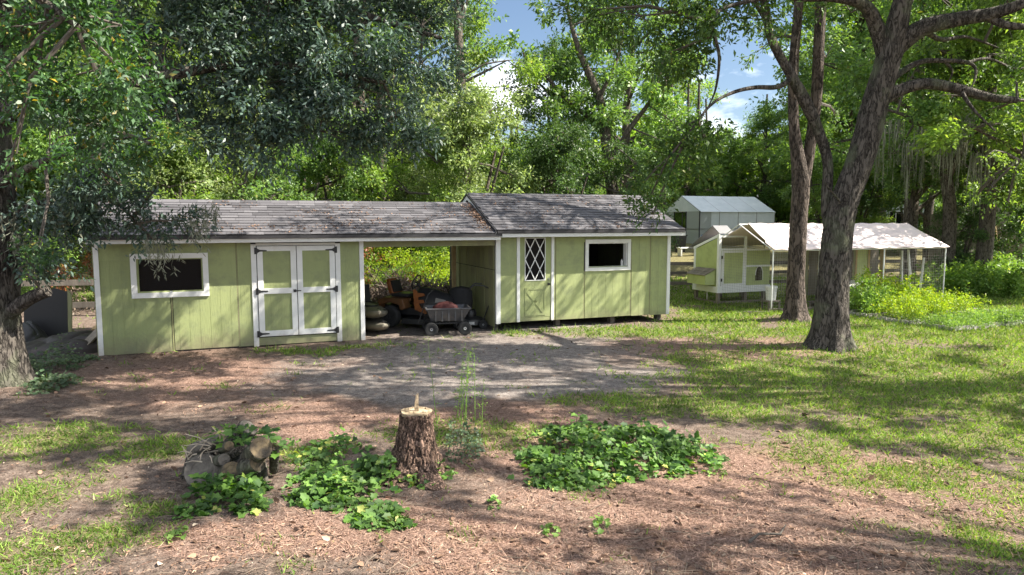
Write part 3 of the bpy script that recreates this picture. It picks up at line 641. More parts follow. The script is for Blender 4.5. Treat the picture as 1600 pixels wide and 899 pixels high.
# roof
ve, we, vr, wr = -.42, 2.455, 1.835, 3.40
rR, wbR = gable(tR, U0-.13, U1+.17, ve, we, vr, wr, D2+.3, th=.04)
MB().box(U0-.10, U1+.17, ve-.012, ve-.002, we-.055, we+.012).build('drip_edge', M_DARKTRIM, rR)
MB().box(U0-.06, U1+.22, ve+.03, ve+.055, we-.15, we-.065).build('fascia', M_WHITE, tR, bevel=.003)
sl = (wr-we)/(vr-ve)
for (u, s) in ((U0-.155, 1), (U1+.16, 1)):
    MB().prism([(ve+.02, we-.14), (ve+.02, we-.03), (vr, wr-.03), (vr, wr-.15)], 'x', u+.02, u+.045).build('rake_board', M_WHITE, tR)
    MB().prism([(D2+.3, wbR-.14), (D2+.3, wbR-.03), (vr+.002, wr-.03), (vr+.002, wr-.15)], 'x', u+.02, u+.045).build('rake_board', M_WHITE, tR)
    MB().prism([(ve-.01, we-.04), (ve-.01, we+.02), (vr, wr+.02), (vr, wr-.04)], 'x', u, u+.018).build('drip_edge', M_DARKTRIM, rR)
    MB().prism([(D2+.3, wbR-.04), (D2+.3, wbR+.02), (vr+.002, wr+.02), (vr+.002, wr-.04)], 'x', u, u+.018).build('drip_edge', M_DARKTRIM, rR)
MB().prism([(0, W2), (D2, W2), (vr, wr-.1)], 'x', U0+.004, U0+.02).build('gable_panel', M_OLD, tR); MB().prism([(0, W2), (D2, W2), (vr, wr-.1)], 'x', U1-.02, U1-.004).build('gable_panel', M_GREEN, tR)
shingles(rR, ve-.012, we+.012, vr-ve, wr-we, U0-.13, U1+.17, 15, 16, 300)
# ------------------------------------------------------------------ trees and foliage
def tree(label, base, stems, blobs, leaf, bark, dens=40, K=14, tw=.45, size=.09, asp=.4, group=None, cat_='tree', name='oak_tree', furrow=True, moss=None, r0=.03, most=14, flare=.5, extra=None, amp=.06, **kw):
    base = Vector(base); t = thing(name, label, cat_, base, 0, group); B = Matrix.Translation(-base); skel = []
    for i, (pts, rs, kind) in enumerate(stems):
        if kind == 'trunk' and furrow: me = trunk_mesh('trunk', pts, rs, 48, 16, amp, 9, flare if i == 0 else 0)
        else: mb = MB(); pp, rr = smooth_path(pts, rs, 6); mb.tube(pp, rr, 12 if kind == 'trunk' else 9); mb.sm = True; me = mb.mesh(kind)
        me.transform(B); meshobj(kind, me, bark, t); pp, _ = smooth_path(pts, rs, 4); skel += pp[len(pp)//3 if kind == 'trunk' else 1:]
    me, cen = crown_mesh('crown', blobs, dens, K, tw, size, asp, **kw); me.transform(B); meshobj('crown', me, LM[leaf], t)
    if extra:
        for lf, bl, kk in extra: me, c2 = crown_mesh('crown', bl, **{**dict(dens=dens, K=K, tw=tw, size=size, asp=asp), **kw, **kk}); cen += c2; me.transform(B); meshobj('crown', me, LM[lf], t)
    me = twigs_mesh('twigs', skel, cen, r0, most); me.transform(B); tag(meshobj('twigs', me, M_TWIG, t), kind='stuff')
    if moss: me = moss_mesh('moss', moss[0], **moss[1]); me.transform(B); tag(meshobj('moss', me, LM['moss'], t), kind='stuff')
    return t
BA = blob_at
# --- left live oak whose boughs hang over the yard
bL = GG(5, 610); bL = Vector((-8.3, 10.8, ghs(-8.3, 10.8)-.05))
stemsL = [([bL, bL+Vector((.02, 0, 1.2)), P(-12, 330, 10.9), P(-20, 200, 10.9), P(-18, 60, 10.9), P(20, -120, 11)], [.40, .36, .34, .32, .27, .18], 'trunk'),
    ([P(-20, 190, 10.9), P(60, 160, 10.7), P(140, 150, 10.6), P(260, 118, 10.9), P(420, 100, 11.6), P(600, 130, 12.2)], [.16, .14, .11, .09, .06, .03], 'limb'),
    ([P(-25, 60, 10.9), P(120, 0, 11), P(320, -40, 11.5), P(520, 10, 12.2), P(690, 60, 12.8)], [.2, .16, .12, .08, .03], 'limb'),
    ([P(-22, 300, 10.9), P(40, 265, 10.2), P(100, 240, 9.8), P(150, 222, 9.6), P(210, 215, 9.5)], [.08, .06, .045, .03, .015], 'limb'),
    ([P(-22, 350, 10.9), P(60, 318, 11), P(120, 306, 11.2), P(165, 310, 11.4), P(195, 328, 11.5), P(215, 350, 11.5)], [.07, .055, .045, .035, .02, .012], 'limb'),
    ([P(-10, 510, 10.8), P(40, 470, 10.7), P(75, 455, 10.7)], [.12, .11, .09], 'limb'),
    ([P(-20, 20, 10.9), P(-60, 0, 9.5), P(20, -20, 8), P(120, 40, 7.6)], [.12, .1, .06, .03], 'limb')]
blobsL = [BA(*q) for q in ((300,40,11.8,95,75),(420,30,12,110,70),(540,45,12.2,110,75),(350,130,11.3,85,60),(450,140,12,95,65),(570,140,12.2,95,70),(650,120,12.8,60,60),(250,85,11,70,60),(620,200,12.6,55,28),
    (500,205,12.3,80,35),(400,215,11.8,70,35),(660,40,12.8,60,60),(280,190,11,60,35),(150,320,11.2,55,30),(240,300,11.4,45,38),(270,345,11.7,32,25),(215,350,11.5,24,20),(190,290,10.5,60,40),(60,330,10.6,70,40),
    (350,-90,12,200,70),(560,-80,12.5,160,60),(150,-100,10.5,170,70),(440,-200,12,180,70),(240,375,11.7,14,10),(90,215,10.2,80,40),(30,420,10.4,35,40))]
nearL = [BA(*q) for q in ((60,50,7.6,85,60),(150,110,7.8,80,50),(50,150,8,75,45),(210,150,8.4,60,40),(30,-20,7.4,120,50),(190,40,8.2,60,50),(130,190,8.6,60,35),(20,240,7.5,30,30),(235,225,9,45,30),(60,380,9.5,30,30),(150,250,9.4,50,30),(10,110,7.4,40,50))]
mossL = ([tuple(P(*q)) for q in ((245,372,11.6),(250,375,11.6),(305,345,11.8),(60,380,10.7),(35,370,10.6),(90,300,10.5),(110,330,10.8),(325,318,11.9),(20,330,10.5))], dict(n=9, length=.55, w=.006))
T_L = tree('big live oak at the left edge whose dark leafy boughs hang over the shed roof', bL, stemsL, blobsL, 'oakdark', M_OAK, dens=330, K=16, tw=.34, size=.105, asp=.36, most=10, r0=.018,
    moss=mossL, flare=.45, spread=.45, droop=.3, extra=[('oaknear', nearL, dict(dens=400, K=12, tw=.26, size=.088, asp=.38))])

# --- big right-hand oak
b2 = GG(1297, 541); b2.z -= .06; Y2 = b2.y
stems2 = [([b2, P(1302, 450, Y2), P(1313, 340, Y2), P(1345, 245, Y2), P(1368, 160, Y2), P(1392, 80, Y2-.1), P(1412, -10, Y2-.2), P(1440, -150, Y2)], [.33, .31, .285, .265, .25, .235, .17, .12], 'trunk'),
    ([P(1305, 400, Y2+.1), P(1292, 330, Y2+.2), P(1293, 255, Y2+.25), P(1277, 200, Y2+.2), P(1256, 155, Y2+.1), P(1236, 118, Y2), P(1205, 60, Y2-.1), P(1190, -10, Y2-.2), P(1150, -100, Y2-.3)], [.11, .11, .105, .105, .12, .10, .085, .075, .04], 'trunk'),
    ([P(1388, 110, Y2), P(1372, 50, Y2-.1), P(1350, 8, Y2-.3), P(1300, -4, Y2-.5), P(1225, -8, Y2-.8), P(1120, -60, Y2-1)], [.17, .15, .12, .09, .07, .04], 'limb'),
    ([P(1392, 80, Y2), P(1440, 45, Y2-.3), P(1500, 30, Y2-.6), P(1550, 22, Y2-.9), P(1600, 5, Y2-1.2), P(1680, -30, Y2-1.4)], [.22, .17, .14, .12, .10, .06], 'limb'),
    ([P(1540, 22, Y2-.8), P(1575, 40, Y2-1), P(1640, 42, Y2-1.1)], [.09, .07, .04], 'limb'),
    ([P(1372, 160, Y2), P(1410, 140, Y2-.1), P(1450, 131, Y2-.2), P(1500, 140, Y2-.2), P(1545, 152, Y2-.3), P(1590, 157, Y2-.4)], [.15, .125, .11, .10, .085, .06], 'limb'),
    ([P(1392, 125, Y2+.2), P(1435, 98, Y2+.3), P(1480, 95, Y2+.3), P(1512, 98, Y2+.3), P(1524, 108, Y2+.3), P(1522, 128, Y2+.2), P(1508, 150, Y2+.1)], [.07, .055, .045, .038, .03, .02, .008], 'limb'),
    ([P(1475, 95, Y2+.3), P(1488, 112, Y2+.4), P(1478, 135, Y2+.5)], [.035, .02, .008], 'limb'), ([P(1512, 98, Y2+.3), P(1545, 92, Y2+.5), P(1590, 108, Y2+.7), P(1620, 95, Y2+.8)], [.035, .028, .02, .01], 'limb'), ([P(1500, 140, Y2-.2), P(1520, 170, Y2-.5), P(1555, 205, Y2-.7)], [.05, .03, .012], 'limb'), ([P(1440, 45, Y2-.3), P(1470, 62, Y2), P(1510, 58, Y2+.3), P(1560, 75, Y2+.5)], [.06, .045, .03, .012], 'limb'), ([P(1325, 330, Y2), P(1300, 300, Y2-.4), P(1288, 285, Y2-.6)], [.03, .018, .006], 'limb'),
    ([P(1238, 122, Y2), P(1215, 136, Y2-.2), P(1180, 137, Y2-.4), P(1145, 145, Y2-.7), P(1110, 165, Y2-.9), P(1075, 210, Y2-1)], [.06, .05, .042, .035, .025, .015], 'limb'),
    ([P(1225, -8, Y2-.8), P(1120, 20, Y2-1), P(1124, 90, Y2-1), P(1118, 140, Y2-1), P(1105, 170, Y2-1)], [.04, .035, .03, .02, .01], 'limb'),
    ([P(1400, 40, Y2), P(1430, -30, Y2+1), P(1500, -160, Y2+2)], [.16, .13, .08], 'limb')]
blobs2 = [BA(*q) for q in ((1000,25,13.4,70,45),(1080,45,13.4,60,40),(1040,85,13.5,50,30),(1120,15,13.2,50,30),(1180,5,13.5,40,20),(1075,195,13.6,38,32),(1050,240,13.5,42,35),(1078,250,13.6,26,26),(1015,275,13.4,32,35),(1018,303,13.5,22,24),(1020,335,13.6,12,12),(1100,215,13.6,25,22),(930,15,13.4,45,22))]
over2 = [BA(*q) for q in ((1545,85,14.6,35,16),(1490,150,14.3,28,14),(1590,130,14,26,20),(1470,60,14.6,26,14))]+[BA(*q) for q in ((1500,-70,13.5,120,50),(1250,-90,13.5,150,60),(1050,-110,13.5,130,60),(1400,-190,14.5,220,80),(1150,-220,14,200,80),(1650,-100,13,140,80),(1650,60,13,50,60),(1600,-30,14,60,30),(1560,170,14.2,35,15),(1490,10,15,60,22),(1640,170,14,40,25),(1330,20,16,45,26))]
T_R = tree('large furrowed-bark oak leaning right on the lawn, dark limbs spreading across the top right', b2, stems2, blobs2, 'hang', M_OAK, dens=270, K=13, tw=.36, size=.115, asp=.38, extra=[('hang', over2, dict(dens=105))], most=9, r0=.02, flare=.75, droop=.45, spread=.4, amp=.075)
# --- reddish-barked double-stemmed tree just behind it
b3 = GG(1243, 499); b3.z -= .05; Y3 = b3.y
stems3 = [([b3, P(1244, 430, Y3), P(1248, 350, Y3), P(1251, 285, Y3), P(1241, 200, Y3), P(1240, 110, Y3), P(1248, 0, Y3), P(1255, -160, Y3)], [.26, .225, .22, .22, .13, .12, .115, .09], 'trunk'),
    ([P(1254, 300, Y3+.1), P(1264, 240, Y3+.1), P(1275, 160, Y3+.1), P(1280, 60, Y3), P(1286, -60, Y3), P(1300, -250, Y3)], [.15, .145, .14, .135, .12, .09], 'trunk'),
    ([P(1242, 170, Y3), P(1232, 120, Y3-.2), P(1200, 40, Y3-.5), P(1150, -40, Y3-1)], [.07, .06, .05, .03], 'limb')]
def WALL(u, w, h, rr): p = SH(u, 0, w); k = (h-w)/SUN.z; return (tuple(p+SUN*k), (rr, rr*.8, rr*.45))
wallshade = [WALL(*q) for q in ((8.7,.9,9,.32),(9.3,.5,9.3,.4),(9.8,1.1,9,.3),(10.5,.6,9.2,.45),(10.9,1.2,9,.3),(11.4,.8,9.5,.4),(12.0,.4,9,.3),(12.3,1.2,9.2,.4),(12.8,.7,9,.3),(13.2,1.5,9.3,.4),(8.9,3.0,9.2,.5),(10.4,3.0,9.3,.5),(12.2,3.1,9.4,.5),(11.2,2.7,9,.4),(9.5,2.6,9,.4),(7.4,2.7,9,.5),(6.4,3.0,9.3,.4))]  # unseen crown clumps added up-sun to streak the wall and roof with shade
blobs3 = wallshade + [BA(*q) for q in ((1210,60,18.5,35,26),(1290,90,20,30,45),(1310,180,20.5,28,40),(1200,20,18,40,25),(1260,-170,18.8,160,70),(1150,-140,19,90,50),(1275,-260,18.5,220,90))]
T_P = tree('slimmer reddish-barked tree with two parallel stems beside the wire chicken run', b3, stems3, blobs3, 'mid', M_PINEB, dens=60, K=12, tw=.4, size=.13, asp=.4, most=8, flare=.7, name='pine_tree')

# --- trees beyond the sheds: a few crown models, copied
def variant(kind, seed):
    global rnd; rnd = random.Random(seed); R.seed(seed)
    tr = MB(); bl = []
    if kind == 'broad':
        H = 13; stem, rr = smooth_path([(0, 0, -.3), (.1, 0, 3), (-.1, .1, 6), (.2, 0, 9), (0, 0, 12)], [.28, .24, .2, .14, .06], 5); tr.tube(stem, rr, 10)
        for i in range(19):
            a = rnd.uniform(0, 6.28); z = rnd.uniform(3.8, 13); rad = 4.0*math.sin(min(1, (z-2)/10.5)*math.pi)**.6*rnd.uniform(.45, 1)
            c = (math.cos(a)*rad, math.sin(a)*rad, z); r = rnd.uniform(1.0, 1.7); bl.append((c, (r, r, r*.65))); zz = max(2, z-rad*.55)
            tr.tube([(0, 0, zz), (c[0]*.5, c[1]*.5, (zz+z)/2+.3), c], [.10, .07, .03], 6)
        dens, size = 105, .16
    elif kind == 'tall':
        stem, rr = smooth_path([(0, 0, -.3), (.15, 0, 5), (-.1, .1, 10), (.1, 0, 15), (0, 0, 19)], [.24, .21, .17, .12, .04], 5); tr.tube(stem, rr, 10)
        for i in range(20):
            a = rnd.uniform(0, 6.28); z = rnd.uniform(8.5, 19.5); rad = rnd.uniform(.5, 3.0)*(1-.5*(z-8)/12)
            c = (math.cos(a)*rad, math.sin(a)*rad, z); r = rnd.uniform(.8, 1.4); bl.append((c, (r, r, r*.6))); tr.tube([(0, 0, z-.9), c], [.07, .02], 5)
        dens, size = 95, .15
    else:   # low, bushy, small leaved
        for i in range(4):
            a = rnd.uniform(0, 6.28); tr.tube([(0, 0, -.2), (math.cos(a)*.5, math.sin(a)*.5, 2), (math.cos(a)*1.3, math.sin(a)*1.3, 4.4)], [.10, .07, .03], 7)
        for i in range(15):
            a = rnd.uniform(0, 6.28); z = rnd.uniform(.8, 5.6); rad = rnd.uniform(.3, 2.3)*math.sin(min(1, z/6.2)*math.pi*.85+.3)
            c = (math.cos(a)*rad, math.sin(a)*rad, z); r = rnd.uniform(.7, 1.15); bl.append((c, (r, r, r*.7)))
        dens, size = 210, .115
    me, cen = crown_mesh('crown', bl, dens, 12, .5 if kind != 'bush' else .38, size, .45, spread=.55, droop=.25)
    tw = twigs_mesh('twigs', [(0, 0, z) for z in (2, 4, 6, 8, 10)], cen, .03, 6); tr.sm = True; return me, tr.mesh('trunk'), tw
VAR = {k: variant(k.split('_')[0], s) for k, s in (('broad_1', 31), ('broad_2', 32), ('tall_1', 33), ('bush_1', 34), ('bush_2', 35))}
rnd = random.Random(99); R.seed(99)
def bgtree(v, leaf, px, Y, sc, label, name='broadleaf_tree', bark=None, cat_='tree', group=None, x=None):
    X = (px-800)/FPX*Y if x is None else x; me, tr, tw = VAR[v]; bark = bark or M_DBARK
    t = thing(name, label, cat_, (X, Y, ghs(X, Y)), rnd.uniform(0, 6.28), group); t.scale = (sc, sc, sc*rnd.uniform(.92, 1.1))
    for nm, m_, mt in (('crown', me, LM[leaf]), ('trunk', tr, bark), ('twigs', tw, M_TWIG)):
        o = bpy.data.objects.new(nm, m_); link(o); o.parent = t
        if not m_.materials: m_.materials.append(mt)
        o.material_slots[0].link = 'OBJECT'; o.material_slots[0].material = mt
        if nm == 'twigs': o['kind'] = 'stuff'
    return t
GB = 'trees beyond the sheds'
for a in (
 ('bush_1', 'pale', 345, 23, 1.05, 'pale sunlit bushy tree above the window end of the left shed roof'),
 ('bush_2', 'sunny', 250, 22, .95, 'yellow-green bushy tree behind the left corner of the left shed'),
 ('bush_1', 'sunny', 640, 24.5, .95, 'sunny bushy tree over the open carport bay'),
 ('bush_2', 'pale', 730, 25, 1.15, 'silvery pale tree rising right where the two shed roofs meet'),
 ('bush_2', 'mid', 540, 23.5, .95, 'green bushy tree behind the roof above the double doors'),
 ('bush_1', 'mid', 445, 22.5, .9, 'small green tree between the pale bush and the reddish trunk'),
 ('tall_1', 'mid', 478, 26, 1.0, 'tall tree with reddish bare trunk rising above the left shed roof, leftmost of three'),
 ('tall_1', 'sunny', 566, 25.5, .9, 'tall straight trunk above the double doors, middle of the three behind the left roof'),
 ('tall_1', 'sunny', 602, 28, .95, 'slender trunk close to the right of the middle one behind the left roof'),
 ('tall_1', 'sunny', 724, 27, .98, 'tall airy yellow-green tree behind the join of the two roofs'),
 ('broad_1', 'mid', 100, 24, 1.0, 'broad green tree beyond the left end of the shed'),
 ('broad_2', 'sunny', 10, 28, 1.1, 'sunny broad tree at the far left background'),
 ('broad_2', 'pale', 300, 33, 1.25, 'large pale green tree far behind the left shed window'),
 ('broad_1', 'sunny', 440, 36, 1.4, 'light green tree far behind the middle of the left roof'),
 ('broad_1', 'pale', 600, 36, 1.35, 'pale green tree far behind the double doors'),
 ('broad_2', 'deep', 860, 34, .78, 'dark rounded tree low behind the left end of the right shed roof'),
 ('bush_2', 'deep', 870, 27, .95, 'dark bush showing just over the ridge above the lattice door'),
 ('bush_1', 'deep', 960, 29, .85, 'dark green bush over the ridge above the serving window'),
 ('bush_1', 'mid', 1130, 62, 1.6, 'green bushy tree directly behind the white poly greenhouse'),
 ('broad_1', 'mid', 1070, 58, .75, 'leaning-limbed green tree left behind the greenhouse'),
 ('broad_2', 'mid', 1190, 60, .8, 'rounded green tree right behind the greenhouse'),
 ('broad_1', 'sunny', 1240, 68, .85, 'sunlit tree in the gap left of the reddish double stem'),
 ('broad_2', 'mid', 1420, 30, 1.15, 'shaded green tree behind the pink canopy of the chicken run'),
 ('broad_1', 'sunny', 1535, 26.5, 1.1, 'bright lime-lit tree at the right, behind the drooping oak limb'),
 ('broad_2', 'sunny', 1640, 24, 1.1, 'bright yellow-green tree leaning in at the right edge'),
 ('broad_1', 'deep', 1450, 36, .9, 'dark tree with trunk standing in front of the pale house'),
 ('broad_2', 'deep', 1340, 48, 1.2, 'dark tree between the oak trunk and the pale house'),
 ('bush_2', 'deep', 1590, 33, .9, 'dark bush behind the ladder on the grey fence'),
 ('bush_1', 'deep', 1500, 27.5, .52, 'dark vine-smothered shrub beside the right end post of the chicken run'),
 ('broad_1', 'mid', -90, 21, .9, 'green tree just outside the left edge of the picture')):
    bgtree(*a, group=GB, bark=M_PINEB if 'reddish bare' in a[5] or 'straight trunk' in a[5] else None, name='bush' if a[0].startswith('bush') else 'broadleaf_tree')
# big grey-green tree in the middle distance with sky around it
YC = 31
bC = Vector(((960-800)/FPX*YC, YC, ghs(5, YC)))
stemsC = [([bC, P(960, 330, YC), P(950, 250, YC), P(938, 160, YC), P(905, 80, YC), P(885, 10, YC)], [.34, .3, .26, .2, .13, .06], 'trunk'),
    ([P(950, 260, YC), P(985, 200, YC), P(1020, 150, YC), P(1040, 80, YC)], [.14, .12, .08, .04], 'limb'),
    ([P(945, 200, YC), P(890, 160, YC), P(845, 110, YC), P(820, 90, YC)], [.13, .1, .07, .03], 'limb'),
    ([P(938, 150, YC), P(965, 90, YC), P(975, 40, YC)], [.1, .07, .03], 'limb')]
blobsC = [BA(*q) for q in ((895,55,YC,38,24),(870,100,YC,42,26),(850,150,YC,40,28),(915,110,YC,40,26),(960,80,YC,34,20),(975,130,YC,44,30),(1020,120,YC-1,32,24),(930,170,YC-1,46,30),(1000,180,YC,46,32),(1050,190,YC,30,30),(885,200,YC,46,28),(950,225,YC-1,52,30),(1030,240,YC-1,45,30),(860,250,YC,42,28),(920,275,YC-1,52,26),(1000,285,YC-1,50,24),(1065,250,YC,34,26),(830,290,YC,30,20),(890,10,YC,34,14),(930,30,YC,22,14),(815,75,YC,24,16),(985,308,YC,30,14))]
T_C = tree('tall grey-green tree with sky and white cloud showing around its top, beyond the right shed', bC, stemsC, blobsC, 'mid', M_DBARK, dens=62, K=12, tw=.55, size=.19, asp=.48, most=8, furrow=False, name='broadleaf_tree', spread=.5)
# hanging moss tree at the right
bM = Vector(((1482-800)/FPX*27, 27, ghs(17, 27)))
stemsM = [([bM, P(1484, 330, 27), P(1478, 260, 27), P(1490, 180, 27), P(1500, 60, 27)], [.27, .24, .21, .17, .09], 'trunk'), ([P(1480, 280, 27), P(1520, 210, 26), P(1590, 180, 25)], [.14, .1, .05], 'limb'), ([P(1480, 250, 27), P(1430, 190, 26), P(1380, 170, 26)], [.12, .08, .04], 'limb')]
blobsM = [BA(*q) for q in ((1420,190,26,50,26),(1400,240,26,40,22),(1560,230,25,50,28),(1590,180,24,50,30),(1500,130,26,60,30),(1430,110,26,50,30),(1570,90,25,50,30),(1460,60,27,60,30),(1530,40,26,60,25),(1560,300,24,40,22),(1380,130,27,40,26))]
T_M = tree('shady oak draped with grey hanging moss behind the right end of the canopy', bM, stemsM, blobsM, 'mid', M_DBARK, dens=90, K=12, tw=.5, size=.16, asp=.45, most=8, furrow=False,
    moss=([tuple(P(*q)) for q in ((1490,180,25),(1480,200,25),(1500,215,25),(1465,190,26),(1510,170,25),(1400,190,26),(1375,200,26),(1545,210,24),(1440,200,25),(1420,225,25),(1525,240,24))], dict(n=22, length=2.2, w=.02)), name='oak_tree')
limeR = [BA(*q) for q in ((1555,235,17,28,16),(1585,270,17,30,18),(1550,290,17,22,14),(1575,315,17,18,10),(1600,220,17,30,25),(1530,300,17.5,14,8),(1610,330,17,20,14))]
bS = Vector((14.6, 17.2, ghs(14.6, 17.2)))
tree('young lime-green sapling reaching in from the right edge above the weeds', bS, [([bS, P(1680, 300, 17.2), P(1640, 250, 17), P(1590, 250, 17)], [.07, .06, .04, .02], 'trunk')], limeR, 'sunny', M_DBARK, dens=120, K=10, tw=.3, size=.10, asp=.45, furrow=False, name='sapling', most=6)

# --- unseen trees right of the frame, crown clumps placed to cast the dapples
def offtree(x, y, blobs, label, dens=30):
    b = Vector((x, y, ghs(x, y)))
    return tree(label, b, [([b, b+Vector((.2, .1, 4)), b+Vector((-.2, 0, 8)), b+Vector((0, .2, 11))], [.36, .3, .2, .08], 'trunk')], blobs, 'mid', M_DBARK, dens=dens, K=12, tw=.5, size=.19, asp=.6, furrow=False, name='broadleaf_tree', most=6)
def SHADE(x, y, h, r, rz=.5, ry=None):        # a clump whose shadow falls at ground point (x, y)
    k = h/SUN.z; return ((x+SUN.x*k, y+SUN.y*k, h), (r, ry or r*.7, r*rz))
OFF1 = [SHADE(*q) for q in ((-5.5,10.3,12,1.3),(-3,10.8,13,1.2),(-1,9.9,12,1.2),(1,10.5,11,1.1),(3,10.2,10,1.0),(-4.2,9.2,12.5,.9),(-6.5,9.0,13,1.2),(.3,12.6,11,.9),(-2.2,13.4,12,1.0),(2.6,12.3,10,.9),(5.5,10.9,9,1.1),(7.5,10.6,9,1.1),(9.5,11,9,1.2),(6.5,12.2,9,.8),(9,13.6,9,.9),(4,9.3,10,.8),(7.3,9.2,9,.9),(-7.5,11.5,13,.8),(-4.5,11.6,12,1.0),(-1.6,11.6,12.5,.7),(-6.2,12.6,12,.6),(-3.2,12.3,11.5,.6),(1.6,11.3,11,.7),(-.6,14.3,12,.8),(-5.8,11,12,.8),(-3.8,10.4,12.5,.8),(-7.8,9.6,12.5,.9),(-1.2,10.8,12,.9),(.9,9.8,11,.7),(-6.8,8.2,12,.8),(.6,13.9,11,.8),(2,14.9,11,.7),(-1.6,12.4,12,.9),(.8,11.9,11,.8),(3.4,11.9,10.5,.7),(-2.6,15.2,12,.6),(2.7,10.9,10,.8),(-.4,13.1,11.5,.6),(6.2,9.3,9,.8),(8.6,9.4,9,.8),(3.6,13.6,10.5,.8),(-5.2,9.0,12.5,.9),(-2.3,9.3,12,.9),(1.6,9.2,11,.8),(4.9,13.9,10,.6),(-7.4,10.2,13,.9))]
OFF2 = [SHADE(*q) for q in ((-3.4,6.7,11,.8),(-2.5,7.1,11,.7),(-4.3,7.4,12,.9),(-.4,8.4,10.5,.7),(.9,5.6,10,.4),(-3.6,7.6,11,.9),(-1.9,8.2,11,.8),(-.6,7.3,10.5,.6),(-4.5,8.4,12,1.0),(1.1,7.9,10,.6),(-1.4,4.9,10,.7),(1.2,4.85,10,.7),(3.4,4.9,9,.7),(2.5,6.0,9,.4),(4.8,8.3,9,.7))]
offtree(17.5, 10, OFF1, 'unseen broad tree beyond the right edge, crown shaped to dapple the yard', 60)
offtree(15.5, 4.0, OFF2, 'unseen tree on the near right, crown shaped to shade the front of the yard', 60)
# --- far-off wood that closes the view
def woods():
    parts = []; n = 9500
    x = R.uniform(-75, 95, n); y = R.uniform(60, 82, n); top = np.where((x > -11) & (x < 34), 6+5*fbm(x*.25, x*0, 3), 24+5*fbm(x*.2, x*0+3, 3))
    z = 1.5+R.rand(n)*top; c = np.stack([x, y, z], 1); c[:, :2] += R.normal(0, .5, (n, 2))
    v, f = sprays(c, unit(np.stack([R.normal(0, .5, n), -np.ones(n), R.normal(.2, .4, n)], 1)), 18, 1.3, .58, .6, spread=.7, jit=.5)
    tag(meshobj('woodland', npmesh('woodland', v, f), LM['sunny']), 'dense green woodland closing off the far background', 'woodland', kind='stuff')  # bright leaf colour stands in for sun and haze on the wood
    mb = MB()
    for i in range(70):
        xx = rnd.uniform(-60, 80); yy = rnd.uniform(56, 72); z0 = ghs(xx, yy); l = rnd.uniform(-.8, .8); mb.tube([(xx, yy, z0-.2), (xx+l*.4, yy, z0+6), (xx+l, yy, z0+13)], [.22, .18, .08], 6)
    tag(mb.build('far_trunks', M_DBARK), 'grey far-off trunks within the woodland behind everything', 'trunks', kind='stuff')
woods()
ORD = 'first second third fourth fifth sixth seventh eighth ninth tenth eleventh twelfth thirteenth fourteenth fifteenth sixteenth seventeenth eighteenth nineteenth twentieth twenty-first twenty-second twenty-third twenty-fourth twenty-fifth twenty-sixth twenty-seventh twenty-eighth twenty-ninth thirtieth'.split()
def mark(px):
    for lim, w in ((60, 'left edge of the picture'), (160, 'left oak trunk'), (380, 'window of the left shed'), (560, 'double doors'), (710, 'carport bay'), (800, 'join of the two roofs'), (900, 'lattice door'), (1040, 'serving window'), (1120, 'greenhouse gable'), (1220, 'greenhouse'), (1280, 'reddish twin stems'), (1350, 'big oak trunk'), (1480, 'canopy of the chicken run')):
        if px < lim: return w
    return 'right edge of the picture'
TONE = dict(mid='green', sunny='light green', deep='dark green', pale='pale')  # lighter tones carry the sun and haze of the far trees
for i in range(30):
    px = -60+i*57+rnd.uniform(-20, 20); Y = rnd.uniform(42, 56) + (20 if 990 < px < 1270 else 0); low = 640 < px < 950 or 1080 < px < 1290
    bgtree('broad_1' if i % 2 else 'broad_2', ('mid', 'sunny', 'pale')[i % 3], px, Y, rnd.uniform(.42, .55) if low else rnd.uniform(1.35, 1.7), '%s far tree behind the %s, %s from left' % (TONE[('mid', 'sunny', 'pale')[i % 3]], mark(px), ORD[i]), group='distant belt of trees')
for i in range(26):
    px = -80+i*68+rnd.uniform(-15, 15); Y = rnd.uniform(34, 44)
    if 925 < px < 1260: Y += 24
    bgtree('bush_1' if i % 2 else 'bush_2', ('mid', 'sunny', 'mid', 'pale')[i % 4], px, Y, rnd.uniform(.8, 1.15), '%s bush beyond the %s, %s from left' % (TONE[('mid', 'sunny', 'mid', 'pale')[i % 4]], mark(px), ORD[i]), name='bush', cat_='bush', group='undergrowth bushes')
# fallen leaves and needles lying on the roofs
def roof_litter():
    n = 2600; u = np.concatenate([R.uniform(0, 8.2, 1500), R.uniform(8.5, 13.4, 700), 8.25-np.abs(R.normal(0, .14, 400))]); t = R.rand(n); t[2200:] = R.beta(2, 2, 400)
    k = (fbm(u*1.2, t*3, 3) > .47) | (np.arange(n) >= 2200); right = (np.arange(n) >= 1500) & (np.arange(n) < 2200)
    v = np.where(right, -.40+t*2.2, -.38+t*1.85); w = np.where(right, 2.50+(v+.42)*(.945/2.255), 2.43+(v+.40)*(.745/1.90)); u, v, w = u[k], v[k], w[k]; m = len(u)
    p = np.array(A0)[None]+u[:, None]*np.array(UU)[None]+v[:, None]*np.array(VV)[None]; p[:, 2] = w+.012; a = R.rand(m)*6.283; d = np.stack([np.cos(a), np.sin(a), .37*(-math.sin(ANG)*np.cos(a)+math.cos(ANG)*np.sin(a))], 1)
    Ls = .03+.06*R.rand(m); vv, f = place(TA, p, d, np.array([[0, 0, 1.]])+R.normal(0, .3, (m, 3)), Ls, Ls*.4)
    tag(meshobj('roof_leaves', npmesh('roof_leaves', vv, f), LM['litter']), 'dry fallen leaves scattered on the shed roofs and piled where they join', 'leaves', kind='stuff')
roof_litter()
